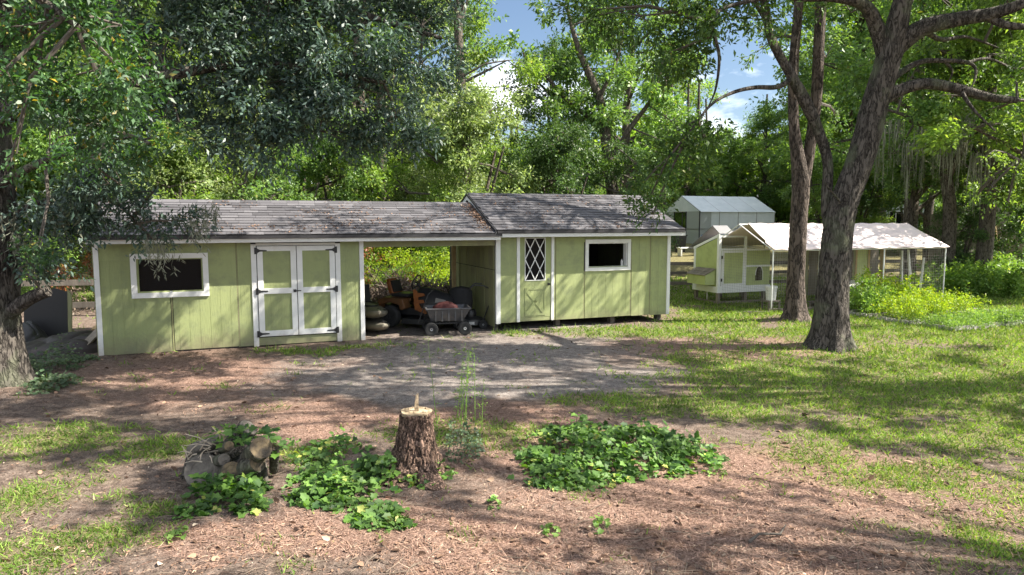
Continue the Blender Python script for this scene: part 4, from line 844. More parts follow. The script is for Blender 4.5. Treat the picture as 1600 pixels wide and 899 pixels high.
# ------------------------------------------------------------------ things kept under the carport
def wheel(parent, loc, r, w, rim, axis='y', name='wheel'):
    M = Matrix.Rotation(math.pi/2, 4, 'X') if axis == 'y' else Matrix.Rotation(math.pi/2, 4, 'Y')
    a = MB().lathe([(r*.55, -w*.35), (r*.6, -w*.5), (r*.9, -w*.5), (r, -w*.3), (r, w*.3), (r*.9, w*.5), (r*.6, w*.5), (r*.55, w*.35)], 20, M).build(name, M_RUBBER, parent, loc, smooth=True)
    MB().lathe([(r*.02, -w*.30), (r*.2, -w*.42), (r*.25, -w*.25), (r*.5, -w*.2), (r*.62, -w*.42), (r*.62, w*.42), (r*.5, w*.2), (r*.25, w*.25), (r*.2, w*.42), (r*.02, w*.3)], 16, M).build('rim', rim, a, smooth=True)
    return a
p = GG(652, 511)
mw = thing('riding_mower', 'orange and black riding lawn mower parked in the open bay under the carport roof', 'mower', (-2.42, 17.35, ghs(-2.4, 17.3)), math.radians(-22)); mw.scale = (1.12, 1.12, 1.12)
for x, r in ((-.48, .25), (.55, .19)):
    for s in (-1, 1): wheel(mw, (x, s*(.40 if x < 0 else .38), r), r, .2 if x < 0 else .14, M_BLACK)
MB().loft([[(-.75, -.2, .3), (-.75, .2, .3), (-.75, .2, .5), (-.75, -.2, .5)], [(.8, -.18, .26), (.8, .18, .26), (.8, .18, .36), (.8, -.18, .36)]]).build('frame', M_BLACK, mw)
fe = MB()
for s in (-1, 1):
    fe.prism([(-.82, .42), (-.78, .62), (-.62, .68), (-.15, .66), (-.08, .45), (-.2, .40), (-.25, .52), (-.48, .58), (-.72, .52), (-.74, .42)], 'y', s*.28 - .14, s*.28 + .14)
fe.box(-.8, -.1, -.14, .14, .58, .66); fe.build('fender', M_RUSTY, mw, bevel=.015)
MB().loft([[(-.55, -.22, .68), (-.12, -.2, .68), (-.12, .2, .68), (-.55, .22, .68)], [(-.56, -.23, .76), (-.1, -.21, .76), (-.1, .21, .76), (-.56, .23, .76)]]).build('seat', M_PLBLACK, mw, bevel=.02)
MB().loft([[(-.62, -.21, .74), (-.50, -.21, .74), (-.50, .21, .74), (-.62, .21, .74)], [(-.70, -.20, 1.0), (-.60, -.2, 1.0), (-.60, .2, 1.0), (-.70, .2, 1.0)], [(-.71, -.15, 1.08), (-.64, -.15, 1.08), (-.64, .15, 1.08), (-.71, .15, 1.08)]]).build('seat_back', M_ORANGE, mw, bevel=.02)
MB().loft([[(-.575, -.19, .78), (-.49, -.19, .78), (-.49, .19, .78), (-.575, .19, .78)], [(-.62, -.16, 1.04), (-.56, -.16, 1.04), (-.56, .16, 1.04), (-.62, .16, 1.04)]]).build('seat_pad', M_PLBLACK, mw)
def hoodring(x, w, zb, zt):
    return [(x, w*math.cos(a)*(1 if abs(math.cos(a)) < .9 else 1), zb + (zt-zb)*max(0, math.sin(a))**.7) for a in [math.pi*k/12 for k in range(13)]]
MB().loft([hoodring(.05, .22, .38, .86), hoodring(.15, .27, .38, .92), hoodring(.45, .28, .38, .88), hoodring(.75, .27, .38, .78), hoodring(.9, .23, .38, .68), hoodring(.95, .14, .40, .55)]).build('hood', M_PLBLACK, mw, smooth=True)
for s in (-1, 1):
    cl = MB()
    cl.prism([(.10, .42), (.06, .86), (.12, .88), (.17, .80), (.33, .79), (.36, .74), (.18, .70), (.18, .64), (.32, .65), (.34, .58), (.20, .56), (.26, .46), (.50, .44), (.55, .36), (.38, .33)], 'y', s*.285-.012, s*.285+.012)
    cl.build('side_panel', M_ORANGE, mw)
    MB().prism([(.60, .60), (.84, .60), (.86, .66), (.62, .70)], 'y', s*.262-.012, s*.262+.018).build('headlight', M_STEEL, mw)
MB().tube([(.12, 0, .85), (-.02, 0, 1.0)], .02, 8).build('steering_column', M_BLACK, mw)
MB().tube([(-.02+.07*math.sin(a), .17*math.cos(a), 1.02+.15*math.sin(a)) for a in [2*math.pi*k/20 for k in range(21)]], .014, 7, False).tube([(-.02, -.17, 1.02), (-.02, .17, 1.02)], .012, 6).build('steering_wheel', M_PLBLACK, mw)
MB().loft([[(-.15, -.5, .12), (.42, -.5, .12), (.42, .5, .12), (-.15, .5, .12)], [(-.12, -.47, .24), (.40, -.47, .24), (.40, .47, .24), (-.12, .47, .24)]])  .build('mower_deck', M_BLACK, mw, bevel=.01)
MB().tube([(.0, .3, .3), (-.1, .55, .3)], .02, 6).build('footrest', M_BLACK, mw)
# tow-behind dump cart
c0 = GG(700, 516)
ct = thing('dump_cart', 'grey plastic four-wheeled dump cart with pull handle in front of the riding mower', 'cart', (-1.58, 16.3, ghs(-1.6, 16.3)), math.radians(12)); ct.scale = (1.1, 1.1, 1.1)
def ring4(x0, x1, y0, y1, z): return [(x0, y0, z), (x1, y0, z), (x1, y1, z), (x0, y1, z)]
MB().loft([ring4(-.36, .34, -.24, .24, .30), ring4(-.45, .47, -.33, .33, .55), ring4(-.48, .50, -.36, .36, .555), ring4(-.48, .50, -.36, .36, .59), ring4(-.44, .46, -.32, .32, .59), ring4(-.33, .31, -.21, .21, .34)]).build('tub', M_CART, ct, bevel=.008)
for k in range(5): MB().prism([(-.345+.005, .31), (-.335, .54), (-.32, .54), (-.33, .31)], 'x', -.28+k*.14, -.25+k*.14).build('tub_rib', M_CART, ct)
MB().bar((-.4, -.15, .24), (.4, -.15, .24), .03, .03).bar((-.4, .15, .24), (.4, .15, .24), .03, .03).bar((-.36, -.3, .16), (-.36, .3, .16), .03, .03).bar((.36, -.3, .16), (.36, .3, .16), .03, .03).bar((-.36, 0, .16), (-.36, 0, .25), .04, .04, (0, 1, 0)).bar((.36, 0, .16), (.36, 0, .25), .04, .04, (0, 1, 0)).build('frame', M_BLACK, ct)
for x in (-.36, .36):
    for s in (-1, 1): wheel(ct, (x, s*.34, .145), .145, .08, M_STEEL if x < 0 else M_RIM)
MB().tube([(-.4, 0, .2), (-.62, -.02, .22), (-.40, -.05, .85), (-.30, -.05, .95)], .014, 6).tube([(-.34, -.15, .95), (-.26, .05, .95)], .014, 6).build('pull_handle', M_BLACK, ct)
MB().loft([[(.3*math.cos(a)*k-.02, .22*math.sin(a)*k, z) for a in [2*math.pi*i/14 for i in range(14)]] for k, z in ((1.0, .50), (.9, .60), (.5, .68), (.1, .70))]).build('load', simple('dark red cloth', (.07, .015, .015), .8, bump=.6, bscale=14), ct, smooth=True)
# push mower with bag
pm = thing('push_mower', 'black push lawn mower with rounded bag and looped handle against the side wall', 'mower', (-1.06, 17.2, ghs(-1.1, 17.2)), math.radians(2)); pm.scale = (1.1, 1.1, 1.12)
MB().loft([[(.34*math.cos(a)*k, .25*math.sin(a)*k, z) for a in [2*math.pi*i/16 for i in range(16)]] for k, z in ((1.05, .08), (1.0, .2), (.75, .24), (.5, .26))]).build('mower_deck', M_PLBLACK, pm, smooth=True)
MB().lathe([(.14, .25), (.15, .34), (.12, .4), (.03, .42)], 14).build('engine', M_BLACK, pm, smooth=True)
for x in (-.3, .3):
    for s in (-1, 1): wheel(pm, (x, s*.26, .1), .1, .05, M_STEEL)
MB().box(-.02, .1, -.262, -.25, .1, .16).build('side_plate', M_RIM, pm)
for s in (-1, 1): pass
MB().tube([(.28, -.22, .15), (.40, -.22, .45), (.52, -.22, .75), (.50, -.22, .88), (.30, -.22, .97), (.10, -.22, .98), (.0, -.22, .9)], .014, 7).tube([(.28, .22, .15), (.40, .22, .45), (.52, .22, .75), (.50, .22, .88), (.30, .22, .97), (.10, .22, .98), (.0, .22, .9)], .014, 7).tube([(0, -.22, .9), (0, .22, .9)], .014, 7).tube([(.46, -.22, .60), (.46, .22, .60)], .011, 6).build('handle', M_BLACK, pm)
MB().loft([[(-.22+w*math.cos(a)*1.0, .24*math.sin(a), z) for a in [2*math.pi*i/16 for i in range(16)]] for w, z in ((.16, .28), (.26, .36), (.28, .6), (.27, .82), (.22, .90), (.05, .92))]).build('grass_bag', simple('black mesh fabric', (.018, .018, .02), .9, bump=.4, bscale=60), pm, smooth=True)
# two stacked kayaks, bows outward
def kayak(z, label, dx, rz):
    q = SH(5.64+dx, 1.75, z); t = thing('kayak', label, 'kayak', (q.x, q.y, q.z + ghs(q.x, q.y)), ANG + rz, 'kayaks stacked in the carport bay'); rings = []
    for k in range(15):
        s = -1+2*k/14; w = .35*(1-abs(s)**2.6)**.6+.015; zc = .11*abs(s)**3
        rings.append([(w*math.cos(a), s*1.5, .16+zc+(.15 if math.sin(a) < 0 else .11)*math.sin(a)*(.35+.65*(1-abs(s)**4))) for a in [2*math.pi*i/18 for i in range(18)]])
    MB().loft(rings).build('hull', M_BEIGE, t, smooth=True)
    MB().tube([(.36*math.cos(a)*.6, .1+.5*math.sin(a), .285) for a in [2*math.pi*i/24 for i in range(25)]], .022, 6, False).build('cockpit_rim', M_BLACK, t)
    MB().tube([(-.05, -1.44, .33), (0, -1.47, .36), (.05, -1.44, .33)], .009, 5).tube([(.12, -1.1, .27), (.2, -1.2, .28), (.26, -1.0, .25)], .012, 5).build('bow_handle', M_BLACK, t); return t
kayak(.0, 'faded beige kayak lying lowest on the ground behind the white post', .02, .05); kayak(.31, 'faded beige kayak resting on top of another kayak in the carport', .04, -.02)
q = SH(5.55, 2.4); ch = thing('folding_chair', 'dark cloth chair back standing above the stacked kayaks', 'chair', (q.x, q.y, ghs(q.x, q.y)), ANG-.3)
MB().box(-.24, .24, -.22, .22, .42, .45).build('seat', M_PLBLACK, ch)
MB().loft([ring4(-.26, .26, .2, .23, .45), ring4(-.20, .20, .30, .33, 1.02)]).build('backrest', M_PLBLACK, ch, bevel=.01)
for x in (-.23, .23):
    for y in (-.2, .2): MB().tube([(x, y, 0), (x*.95, y*.95, .43)], .014, 6).build('leg', M_BLACK, ch)

# ------------------------------------------------------------------ chicken coop
c = GG(1122, 472); CO = Vector((6.7, 22.1, ghs(6.7, 22.1)))
cp = thing('chicken_coop', 'raised light green chicken coop with white trim and nest box, left of the wire run', 'coop', CO, math.radians(20))
FZ = .5; CW = 2.05; CDp = 1.3; TZ = 2.22
bd = MB()
bd.prism([(0, FZ), (CDp, FZ), (CDp, 1.74), (0, TZ-.04)], 'x', .0, .03)                     # left wall
bd.build('side_wall', M_GREEN2, cp); MB().box(0, CW, CDp-.03, CDp, FZ, 1.74).build('back_wall', M_GREEN2, cp)
MB().box(.03, .06, .0, .03, FZ, TZ).box(1.08, CW, .005, .03, FZ, 1.18).build('front_wall', M_GREEN2, cp) if False else None
ap = [(1.62+.15*math.cos(a), .74+.30*max(0, math.sin(a))**.9+.16*(1 if math.sin(a) > 0 else 0)) for a in [math.pi*k/10 for k in range(11)]]
fr = MB(); fr.prism([(1.08, FZ), (1.47, FZ), (1.47, .74)] + [(1.47+.0, .95)] + [(1.08, .95)], 'y', .005, .03)
fr.prism([(1.08, .95), (1.47, .95)] + [(x, z) for x, z in ap[::-1] if x < 1.6] + [(1.62, 1.2), (1.08, 1.2)], 'y', .005, .03)
fr.prism([(1.62, 1.2)] + [(x, z) for x, z in ap[::-1] if x >= 1.6] + [(1.77, .95), (CW, .95), (CW, 1.2)], 'y', .005, .03)
fr.prism([(1.77, FZ), (CW, FZ), (CW, .95), (1.77, .95)], 'y', .005, .03); fr.prism([(1.47, FZ), (1.77, FZ), (1.77, .72), (1.47, .72)], 'y', .005, .03)
fr.box(1.08, CW, .005, .03, 1.24, 1.72); fr.build('front_wall', M_GREEN2, cp)
MB().box(1.42, 1.82, .25, .27, .6, 1.3).build('inner_wall', M_SHADEROOM, cp)  # small dark sheet standing in for the shade behind the arch
MB().tube([(x, .0, z) for x, z in ap], .012, 6).build('arch_trim', M_WHITE, cp)
for nm, bx in (('corner_post', (-.03, .07, -.03, .07, FZ-.02, TZ)), ('corner_post', (-.03, .05, CDp-.05, CDp+.03, FZ-.02, 1.8)), ('post', (1.0, 1.08, -.02, .05, FZ, TZ-.02)), ('rail', (.07, 1.0, -.02, .04, 1.74, 1.80)), ('rail', (1.08, CW, -.02, .03, 1.18, 1.24)),
    ('rail', (.07, 1.0, -.02, .04, TZ-.06, TZ)), ('rail', (1.08, CW, -.02, .03, 1.72, 1.77)), ('floor_skirt', (-.06, CW, -.05, -.02, .36, .58)), ('floor_skirt', (-.06, -.03, -.02, CDp+.03, .36, .56))):
    MB().box(*bx).build(nm, M_WHITE, cp, bevel=.004)
MB().prism([(-.03, TZ-.02), (CDp+.05, 1.74), (CDp+.05, 1.82), (-.03, TZ+.06)], 'x', -.035, -.002).build('rake_trim', M_WHITE, cp)
MB().box(-.02, CW, -.01, CDp, .44, FZ).build('floor', M_WOOD, cp)
dr = MB().box(.18, .92, -.035, -.01, .66, 1.66).build('door', M_GREEN2, cp)
for bx in ((.09, .18, .58, 1.73), (.92, .99, .58, 1.73), (.18, .92, .58, .66), (.18, .92, 1.66, 1.73)): MB().box(bx[0], bx[1], -.045, -.015, bx[2], bx[3]).build('door_rail', M_WHITE, dr, bevel=.003)
for z in (.78, 1.52): MB().box(.06, .11, -.06, -.045, z-.05, z+.05).build('hinge', M_BLACK, dr)
for (x0, x1, z0, z1) in ((.07, 1.0, 1.80, TZ-.06), (1.08, CW, 1.77, 2.0)):
    wm = MB(); k = 0
    while x0+k*.06 < x1: wm.bar((x0+k*.06, .01, z0), (x0+k*.06, .01, z1 if x1 < 1.05 else z1-(k*.06)*.30+.1), .004, .004, (0, 1, 0)); k += 1
    for j in range(int((z1-z0)/.06)): wm.bar((x0, .012, z0+j*.06), (x1, .012, z0+j*.06), .004, .004, (0, 0, 1))
    tag(wm.build('wire_screen', M_MESHWIRE, cp), kind='stuff')
for (x, y) in ((.02, .02), (1.1, .05), (.05, CDp-.05), (1.9, .1), (1.9, CDp-.08), (1.0, CDp-.08)): MB().box(x-.05, x+.05, y-.05, y+.05, -.05, .44).build('leg', M_WOOD, cp)
MB().bar((.02, -.02, .04), (.02, CDp, .04), .04, .08).bar((-.02, .0, .04), (CW, 0, .04), .04, .08).build('base_rail', M_WOOD, cp)
nb = MB().loft([ring4(-.42, -.04, .12, 1.12, .62), ring4(-.42, -.04, .12, 1.12, .92)]).build('nest_box', M_GREEN2, cp)
MB().prism([(-.42, .92), (-.035, .92), (-.035, 1.10)], 'y', .13, 1.11).build('nest_box_end', M_GREEN2, nb)
for k in range(6):
    MB().box(0, .165, 0, .26, 0, .012).box(.0, .165, .24, .48, .008, .02).build('roof_slat', M_WOOD, nb).matrix_local = Matrix.Translation((-.46, .1+(k*.172), .925)) @ Matrix.Rotation(-math.radians(25), 4, 'Y') @ Matrix.Rotation(-math.pi/2, 4, 'Z') @ Matrix.Translation((-.17, 0, 0))
# grey mesh cover over coop roof
mg_, ntm, bm_ = newmat('grey shade mesh'); setc(bm_.inputs['Base Color'], (.22, .22, .23)); bm_.inputs['Roughness'].default_value = .8; bm_.inputs['Alpha'].default_value = .72
MB().prism([(-.03, TZ+.05), (.35, TZ+.30), (CDp+.45, 1.72), (CDp+.45, 1.735), (.35, TZ+.325), (-.03, TZ+.075)], 'x', -.02, .55).build('mesh_cover', mg_, cp)

# ------------------------------------------------------------------ wire chicken run with canopy
F0 = Vector((7.62, 19.92, ghs(7.62, 19.92))); RW, RD = 6.95, 3.1
rn = thing('chicken_run', 'long wire chicken run with pink-white tarp canopy behind the two big trees', 'chicken run', F0, math.radians(20))
EZ, RZ = 1.80, 2.56
for (x, y) in ((0, 0), (2.6, 0), (4.3, 0), (RW, 0), (0, RD), (2.3, RD), (4.6, RD), (RW, RD)): MB().tube([(x, y, -.1), (x, y, EZ)], .022, 8).build('post', M_WHITE, rn)
for x in (0, 2.3, 4.6, RW): MB().tube([(x, 0, EZ), (x, RD/2, RZ), (x, RD, EZ)], .018, 6).build('rafter', M_WHITE, rn)
for (y, z) in ((0, EZ), (RD/2, RZ), (RD, EZ)): MB().tube([(0, y, z), (RW, y, z)], .018, 6).build('rail', M_WHITE, rn)
vs = []; fs = []; nx_, ny_ = 60, 24
for j in range(ny_+1):
    for i in range(nx_+1):
        x = i/nx_*(RW+.1)-.02; t = j/ny_; y = -.08+t*(RD+.16); sagx = math.sin(x/2.3*math.pi)**2; z = EZ+.03+(RZ-EZ)*(1-abs(2*t-1)) - .05*sagx*math.sin(min(1, 2*t if t < .5 else 2-2*t)*math.pi) + .012*math.sin(x*9+t*14)
        if i < 5: x += (.35*(1-abs(2*t-1)))*(1-i/5) if t > .15 else 0
        vs.append((x, y, z))
for j in range(ny_):
    for i in range(nx_): a = j*(nx_+1)+i; fs.append((a, a+1, a+nx_+2, a+nx_+1))
mb = MB(); mb.add(vs, fs); cn = mb.build('canopy', M_PINK, rn, smooth=True); so = cn.modifiers.new('t', 'SOLIDIFY'); so.thickness = .006
def wires(x0, x1, z0, z1, st, y=0, plane='x'):
    w = MB(); r = .0014; k = 0; u = x0
    while u <= x1:
        w.bar((u, y, z0) if plane == 'x' else (y, u, z0), (u, y, z1) if plane == 'x' else (y, u, z1), r*2, r*2, (0, 1, 0)); u += st
    z = z0
    while z <= z1:
        w.bar((x0, y-.003, z) if plane == 'x' else (y-.003, x0, z), (x1, y-.003, z) if plane == 'x' else (y-.003, x1, z), r*2, r*2); z += st
    return w
tag(wires(0, RW, .02, EZ, .085).build('wire_mesh', M_MESHWIRE, rn), kind='stuff'); tag(wires(0, RW, .02, EZ, .12, RD).build('wire_mesh', M_MESHWIRE, rn), kind='stuff'); tag(wires(0, RD, .02, EZ, .1, RW, 'y').build('wire_mesh', M_MESHWIRE, rn), kind='stuff'); tag(wires(0, 2.3, .02, EZ, .085, 0, 'y').build('wire_mesh', M_MESHWIRE, rn), kind='stuff')
MB().box(-.1, .35, -.03, .01, -.02, .10).box(0, RW, -.03, .01, -.02, .09).build('base_board', M_WOOD, rn)
MB().bar((-1.0, .0, .05), (-.02, -.1, .02), .05, .04).build('base_board', M_WOOD, rn)
def inrun(x, y, z=0): a = math.radians(20); return (F0.x+x*math.cos(a)-y*math.sin(a), F0.y+x*math.sin(a)+y*math.cos(a), F0.z+z)
MB().box(5.5, 5.62, 1.1, 1.22, 0, 2.2).build('wood_post', M_NEWWOOD, rn)
dd = MB().box(4.55, 5.05, 1.3, 1.33, .35, 1.75).build('inner_door', M_GREEN2, rn)
for bx in ((4.5, 4.57, .3, 1.8), (5.05, 5.12, .3, 1.8), (4.57, 5.05, .3, .38), (4.57, 5.05, 1.72, 1.8)): MB().box(bx[0], bx[1], 1.27, 1.3, bx[2], bx[3]).build('door_rail', M_NEWWOOD, dd)
for k in range(9): MB().box(3.6+k*.4-.19, 3.6+k*.4+.18, 2.6, 2.62, .1, 1.7).build('back_board', M_WOOD if k % 3 else M_OLD, rn)
for (a, b_) in (((5.85, .6, 0), (5.75, .6, 1.7)), ((6.25, .6, 0), (6.02, .6, 1.72)), ((6.02, .6, 1.72), (6.3, .7, 0.9)), ((6.5, .5, 0), (6.75, .6, 1.45)), ((2.9, 1.2, .3), (2.9, 1.2, 1.7)), ((2.9, 1.2, .9), (3.3, 1.2, 1.7))): MB().bar(a, b_, .06, .035).build('brace', M_WHITE, rn)
def bucket(loc, label, s=1):
    t = thing('bucket', label, 'bucket', loc, 0, 'white buckets at the chicken run'); r1, r2, h = .12*s, .15*s, .37*s
    MB().lathe([(.01, 0), (r1, 0), (r2, h), (r2+.008, h), (r2+.008, h-.04), (r2-.008, h-.01), (r1-.01, .01), (.01, .012)], 18).build('pail', M_BUCKET, t, smooth=True)
    MB().lathe([(r2+.01, h-.06), (r2+.018, h-.05), (r2+.01, h-.04)], 18).build('rim_band', M_BUCKET, t); MB().tube([(r2*math.cos(a), -r2*.3-r2*.95*abs(math.sin(a))*.4, h-.05-.16*math.sin(a)) for a in [math.pi*k/8 for k in range(9)]], .004, 5).build('handle', M_STEEL, t); return t
bucket(inrun(.45, .55, .28), 'white bucket behind the wire, left of the reddish-barked trunk', 1.15)
MB_st = thing('stand', 'low wooden stand under the bucket inside the wire run', 'stand', inrun(.45, .55, 0), .3)
MB().box(-.22, .22, -.2, .2, .24, .275).build('top', M_WOOD, MB_st)
for x in (-.18, .18):
    for y in (-.16, .16): MB().box(x-.02, x+.02, y-.02, y+.02, -.02, .24).build('leg', M_WOOD, MB_st)
bucket(inrun(2.15, .25, .22), 'white bucket just to the right of the big oak trunk', 1.2)
pl = thing('pallet', 'dark wooden pallet and stones under the bucket right of the oak trunk', 'pallet', inrun(2.3, .1, 0), .35)
for k in range(6): MB().box(-.5, .5, -.3+k*.12, -.2+k*.12, .17, .2).build('slat', M_WOOD, pl)
for y in (-.28, 0, .28): MB().box(-.5, .5, y-.03, y+.03, .0, .17).build('runner', M_WOOD, pl)
wb = thing('feed_bin', 'white slanted feeder lid poking above the garden plants', 'feeder', inrun(3.45, .35, .1), .5)
MB().loft([ring4(-.2, .2, -.15, .15, -.1), ring4(-.22, .22, -.17, .17, .5)]).build('bin_body', M_STEEL, wb); MB().prism([(-.26, .5), (.26, .66), (.26, .69), (-.26, .53)], 'y', -.22, .22).build('lid', M_BUCKET, wb)

# ------------------------------------------------------------------ greenhouse far right of the sheds
gz = ghs(12.6, 46); gr = thing('greenhouse', 'white poly-sheeted greenhouse tent beyond the chicken coop', 'greenhouse', (12.6, 46, gz), ANG)
GWd, GLn, GE, GR = 4.2, 6.3, 2.18, 3.28
mpoly, ntp, bp = newmat('clear poly wall'); setc(bp.inputs['Base Color'], (.42, .45, .44)); bp.inputs['Roughness'].default_value = .35; bp.inputs['Alpha'].default_value = .8
for k in range(4): MB().prism([(-.1, GE-.02), (GWd/2, GR), (GWd+.1, GE-.02), (GWd+.1, GE-.05), (GWd/2, GR-.03), (-.1, GE-.05)], 'x', k*GLn/4+.015, (k+1)*GLn/4-.015).build('roof_sheet', M_WTARP, gr)
MB().prism([(0, GE), (GWd, GE), (GWd/2, GR-.05)], 'x', -.03, -.015).build('gable_sheet', M_WTARP, gr)
MB().box(0.9, GLn, -.02, 0, 0, GE).build('side_sheet', M_WTARP, gr); MB().box(0, .9, -.02, 0, 0, GE).build('side_sheet', mpoly, gr)
MB().box(-.02, 0, .0, 1.5, 0, GE).build('end_sheet', mpoly, gr); MB().box(-.02, 0, 2.9, GWd, 0, GE).build('end_sheet', mpoly, gr)
for k in range(5):
    x = k*GLn/4
    MB().tube([(x, 0, 0), (x, 0, GE), (x, GWd/2, GR-.04), (x, GWd, GE), (x, GWd, 0)], .04, 6).build('hoop_frame', M_STEEL, gr)
for y in (.0, 1.5, 2.9): MB().tube([(-.03, y, 0), (-.03, y, GE)], .04, 6).build('end_post', M_BLACK, gr)
MB().tube([(-.03, 0, 1.0), (-.03, GWd, 1.0)], .025, 5).tube([(0, -.03, 1.0), (GLn, -.03, 1.0)], .025, 5).build('frame_rail', M_STEEL, gr)
p = P(1062, 385, 40); bn = thing('trash_bin', 'black bin standing on the far lawn left of the greenhouse', 'bin', (p.x, 40, ghs(p.x, 40)))
MB().loft([ring4(-.25, .25, -.25, .25, 0), ring4(-.32, .32, -.32, .32, .95)]).build('body', M_PLBLACK, bn); MB().box(-.35, .35, -.35, .35, .95, 1.02).build('lid', M_PLBLACK, bn)
p = P(1080, 381, 38); be = thing('bench', 'low white bench in front of the greenhouse', 'bench', (p.x, 38, ghs(p.x, 38)), .3)
MB().box(-.8, .8, -.2, .2, .42, .48).build('seat', M_WHITE, be)
for x in (-.7, .7): MB().box(x-.04, x+.04, -.18, .18, 0, .42).build('leg', M_WHITE, be)
p = P(1107, 376, 40); tb = MB().lathe([(.25, 0), (.38, .1), (.42, .45), (.44, .46), (.4, .44), (.36, .12), (.01, .1)], 16).build('tub', M_BLUE, None, (p.x, 40, ghs(p.x, 40)+.55)); tag(tb, 'blue plastic tub in front of the greenhouse wall', 'tub')
cr = thing('table', 'grey work table holding the blue tub near the greenhouse', 'table', (p.x, 40, ghs(p.x, 40)))
MB().box(-.6, .6, -.4, .4, .5, .545).build('top', M_WOOD, cr)
for x in (-.5, .5):
    for y in (-.32, .32): MB().box(x-.03, x+.03, y-.03, y+.03, 0, .5).build('leg', M_WOOD, cr)

# ------------------------------------------------------------------ fences
def railfence(a, b_, n, zs, label, group='rail fences round the yard', mat=None, w=.12):
    a = Vector(a); b_ = Vector(b_); ln = (b_-a).length; rz = math.atan2(b_.y-a.y, b_.x-a.x); mat = mat or M_WOODH
    t = thing('rail_fence', label, 'fence', (a.x, a.y, 0), rz, group)
    for i in range(n+1):
        x = ln*i/n; q = a.lerp(b_, i/n); g = ghs(q.x, q.y); MB().box(x-.06, x+.06, -.05, .07, g-.1, g+max(zs)+.15).build('post', mat, t)
        if i < n:
            q2 = a.lerp(b_, (i+1)/n); g2 = ghs(q2.x, q2.y)
            for z in zs: MB().bar((x+.01, -.075, g+z), (ln*(i+1)/n-.01, -.075, g2+z+rnd.uniform(-.02, .02)), .035, w).build('rail', mat, t)
    return t
railfence((5.3, 25.3), (15.5, 26.5), 5, (.35, .72, 1.08), 'dark three-rail fence behind the coop and chicken run')
railfence((-19, 18.6), (-9.2, 19.6), 4, (.32, .95), 'weathered two-rail fence beyond the left end of the shed', mat=M_WOOD, w=.16)
fA = Vector((18.9, 31)); fB = Vector((30, 30.5)); bf = thing('board_fence', 'tall weathered grey board fence at the right, half hidden by vines', 'fence', (fA.x, fA.y, 0), math.atan2(fB.y-fA.y, fB.x-fA.x))
x = 0; i = 0
while x < 11:
    g = ghs(fA.x+x, 31); w = .19; h = 2.15+.35*sst(0, 3, x)+rnd.uniform(-.04, .04) if True else 0
    MB().box(x+.006, x+w, -.01+rnd.uniform(-.006, .006), .012, g-.05, g+h+.55).build('board', M_WOOD, bf); x += w; i += 1
for z in (.5, 2.0): MB().box(0, 11, .013, .05, z, z+.09).build('rail', M_WOOD, bf)
p = P(1552, 372, 30.3); la = thing('ladder', 'wooden ladder leaning against the grey board fence at right', 'ladder', (p.x, 30.3, ghs(p.x, 30.3)+.4), 0)
for s in (-1, 1): MB().bar((s*.24, -.35, -.3), (s*.24+.18, .6, 2.1), .05, .08).build('rail', M_NEWWOOD, la)
for k in range(7): t = k/6.5; MB().bar((-.24+.18*t, -.3+.88*t, -.1+2.0*t), (.24+.18*t, -.3+.88*t, -.1+2.0*t), .03, .05).build('rung', M_NEWWOOD, la)
# houses far behind (see below)
def house(label, x, y, w, d, h, rh, wall, roof, rz=0, boards=9, win=((1.2, 1.0),)):
    t = thing('house', label, 'house', (x, y, ghs(x, y)), rz); MB().box(0, w, .02, d, 0, h).build('wall', wall, t); bh = h/boards
    for k in range(boards): MB().prism([(.018, k*bh), (-.02, k*bh+.002), (.0, (k+1)*bh-.004), (.018, (k+1)*bh-.004)], 'x', -.01, w+.01).build('lap_board', wall, t)
    r = MB().prism([(-.35, h-.02), (d/2, h+rh), (d+.35, h-.02), (d+.35, h-.12), (d/2, h+rh-.12), (-.35, h-.12)], 'x', -.3, w+.3).build('roof', roof, t)
    for (wx, wz) in win:
        f = MB().box(wx-.06, wx+.96, -.05, -.025, wz-.06, wz+1.06).build('window', M_WHITE, t); MB().box(wx, wx+.42, -.058, -.052, wz, wz+1).box(wx+.48, wx+.9, -.058, -.052, wz, wz+1).build('pane', MATS['dark window glass'], f)
    return t
house('low beige lap-sided building glimpsed through the carport bay', -4.3, 31.5, 7.5, 3, 1.95, .55, M_HOUSE, M_BROOF, .05, 9, ())
M_PALE = simple('pale blue siding', (.50, .56, .58), .6, (.44, .50, .52), 2)
house('pale blue-grey house half hidden by trees behind the chicken run', 27, 52, 13, 7, 3.6, 1.9, M_PALE, M_BROOF, -.1, 14, ((1.5, 1.2), (5, 1.2), (8.5, 1.2)))

# ------------------------------------------------------------------ raised garden beds and their plants
def bed(label, c0, ln, wd, rz, h=.11):
    t = thing('garden_bed', label, 'garden bed', (c0.x, c0.y, ghs(c0.x, c0.y)), rz, 'raised garden beds on the right lawn'); n = int(ln/.15); m = MB(); st = 0
    me = MB().box(0, .135, 0, .055, -.05, h-.03).tube([(.035, .0275, h-.05), (.035, .0275, h)], .033, 6).tube([(.10, .0275, h-.05), (.10, .0275, h)], .033, 6).mesh('edging_block'); me.materials.append(M_BLOCK)
    for k in range(n): o = meshobj('edging_block', me, None, t, (k*.15, rnd.uniform(-.008, .008), rnd.uniform(-.012, .006))); meshobj('edging_block', me, None, t, (k*.15, wd-.055, 0))
    for k in range(int(wd/.15)): meshobj('edging_block', me, None, t, (.0, .06+k*.15, rnd.uniform(-.01, .004)), (0, 0, math.pi/2)); meshobj('edging_block', me, None, t, (ln, .06+k*.15, 0), (0, 0, math.pi/2))
    MB().box(.05, ln-.05, .05, wd-.05, -.05, h-.06).build('soil', M_SOIL, t); return t
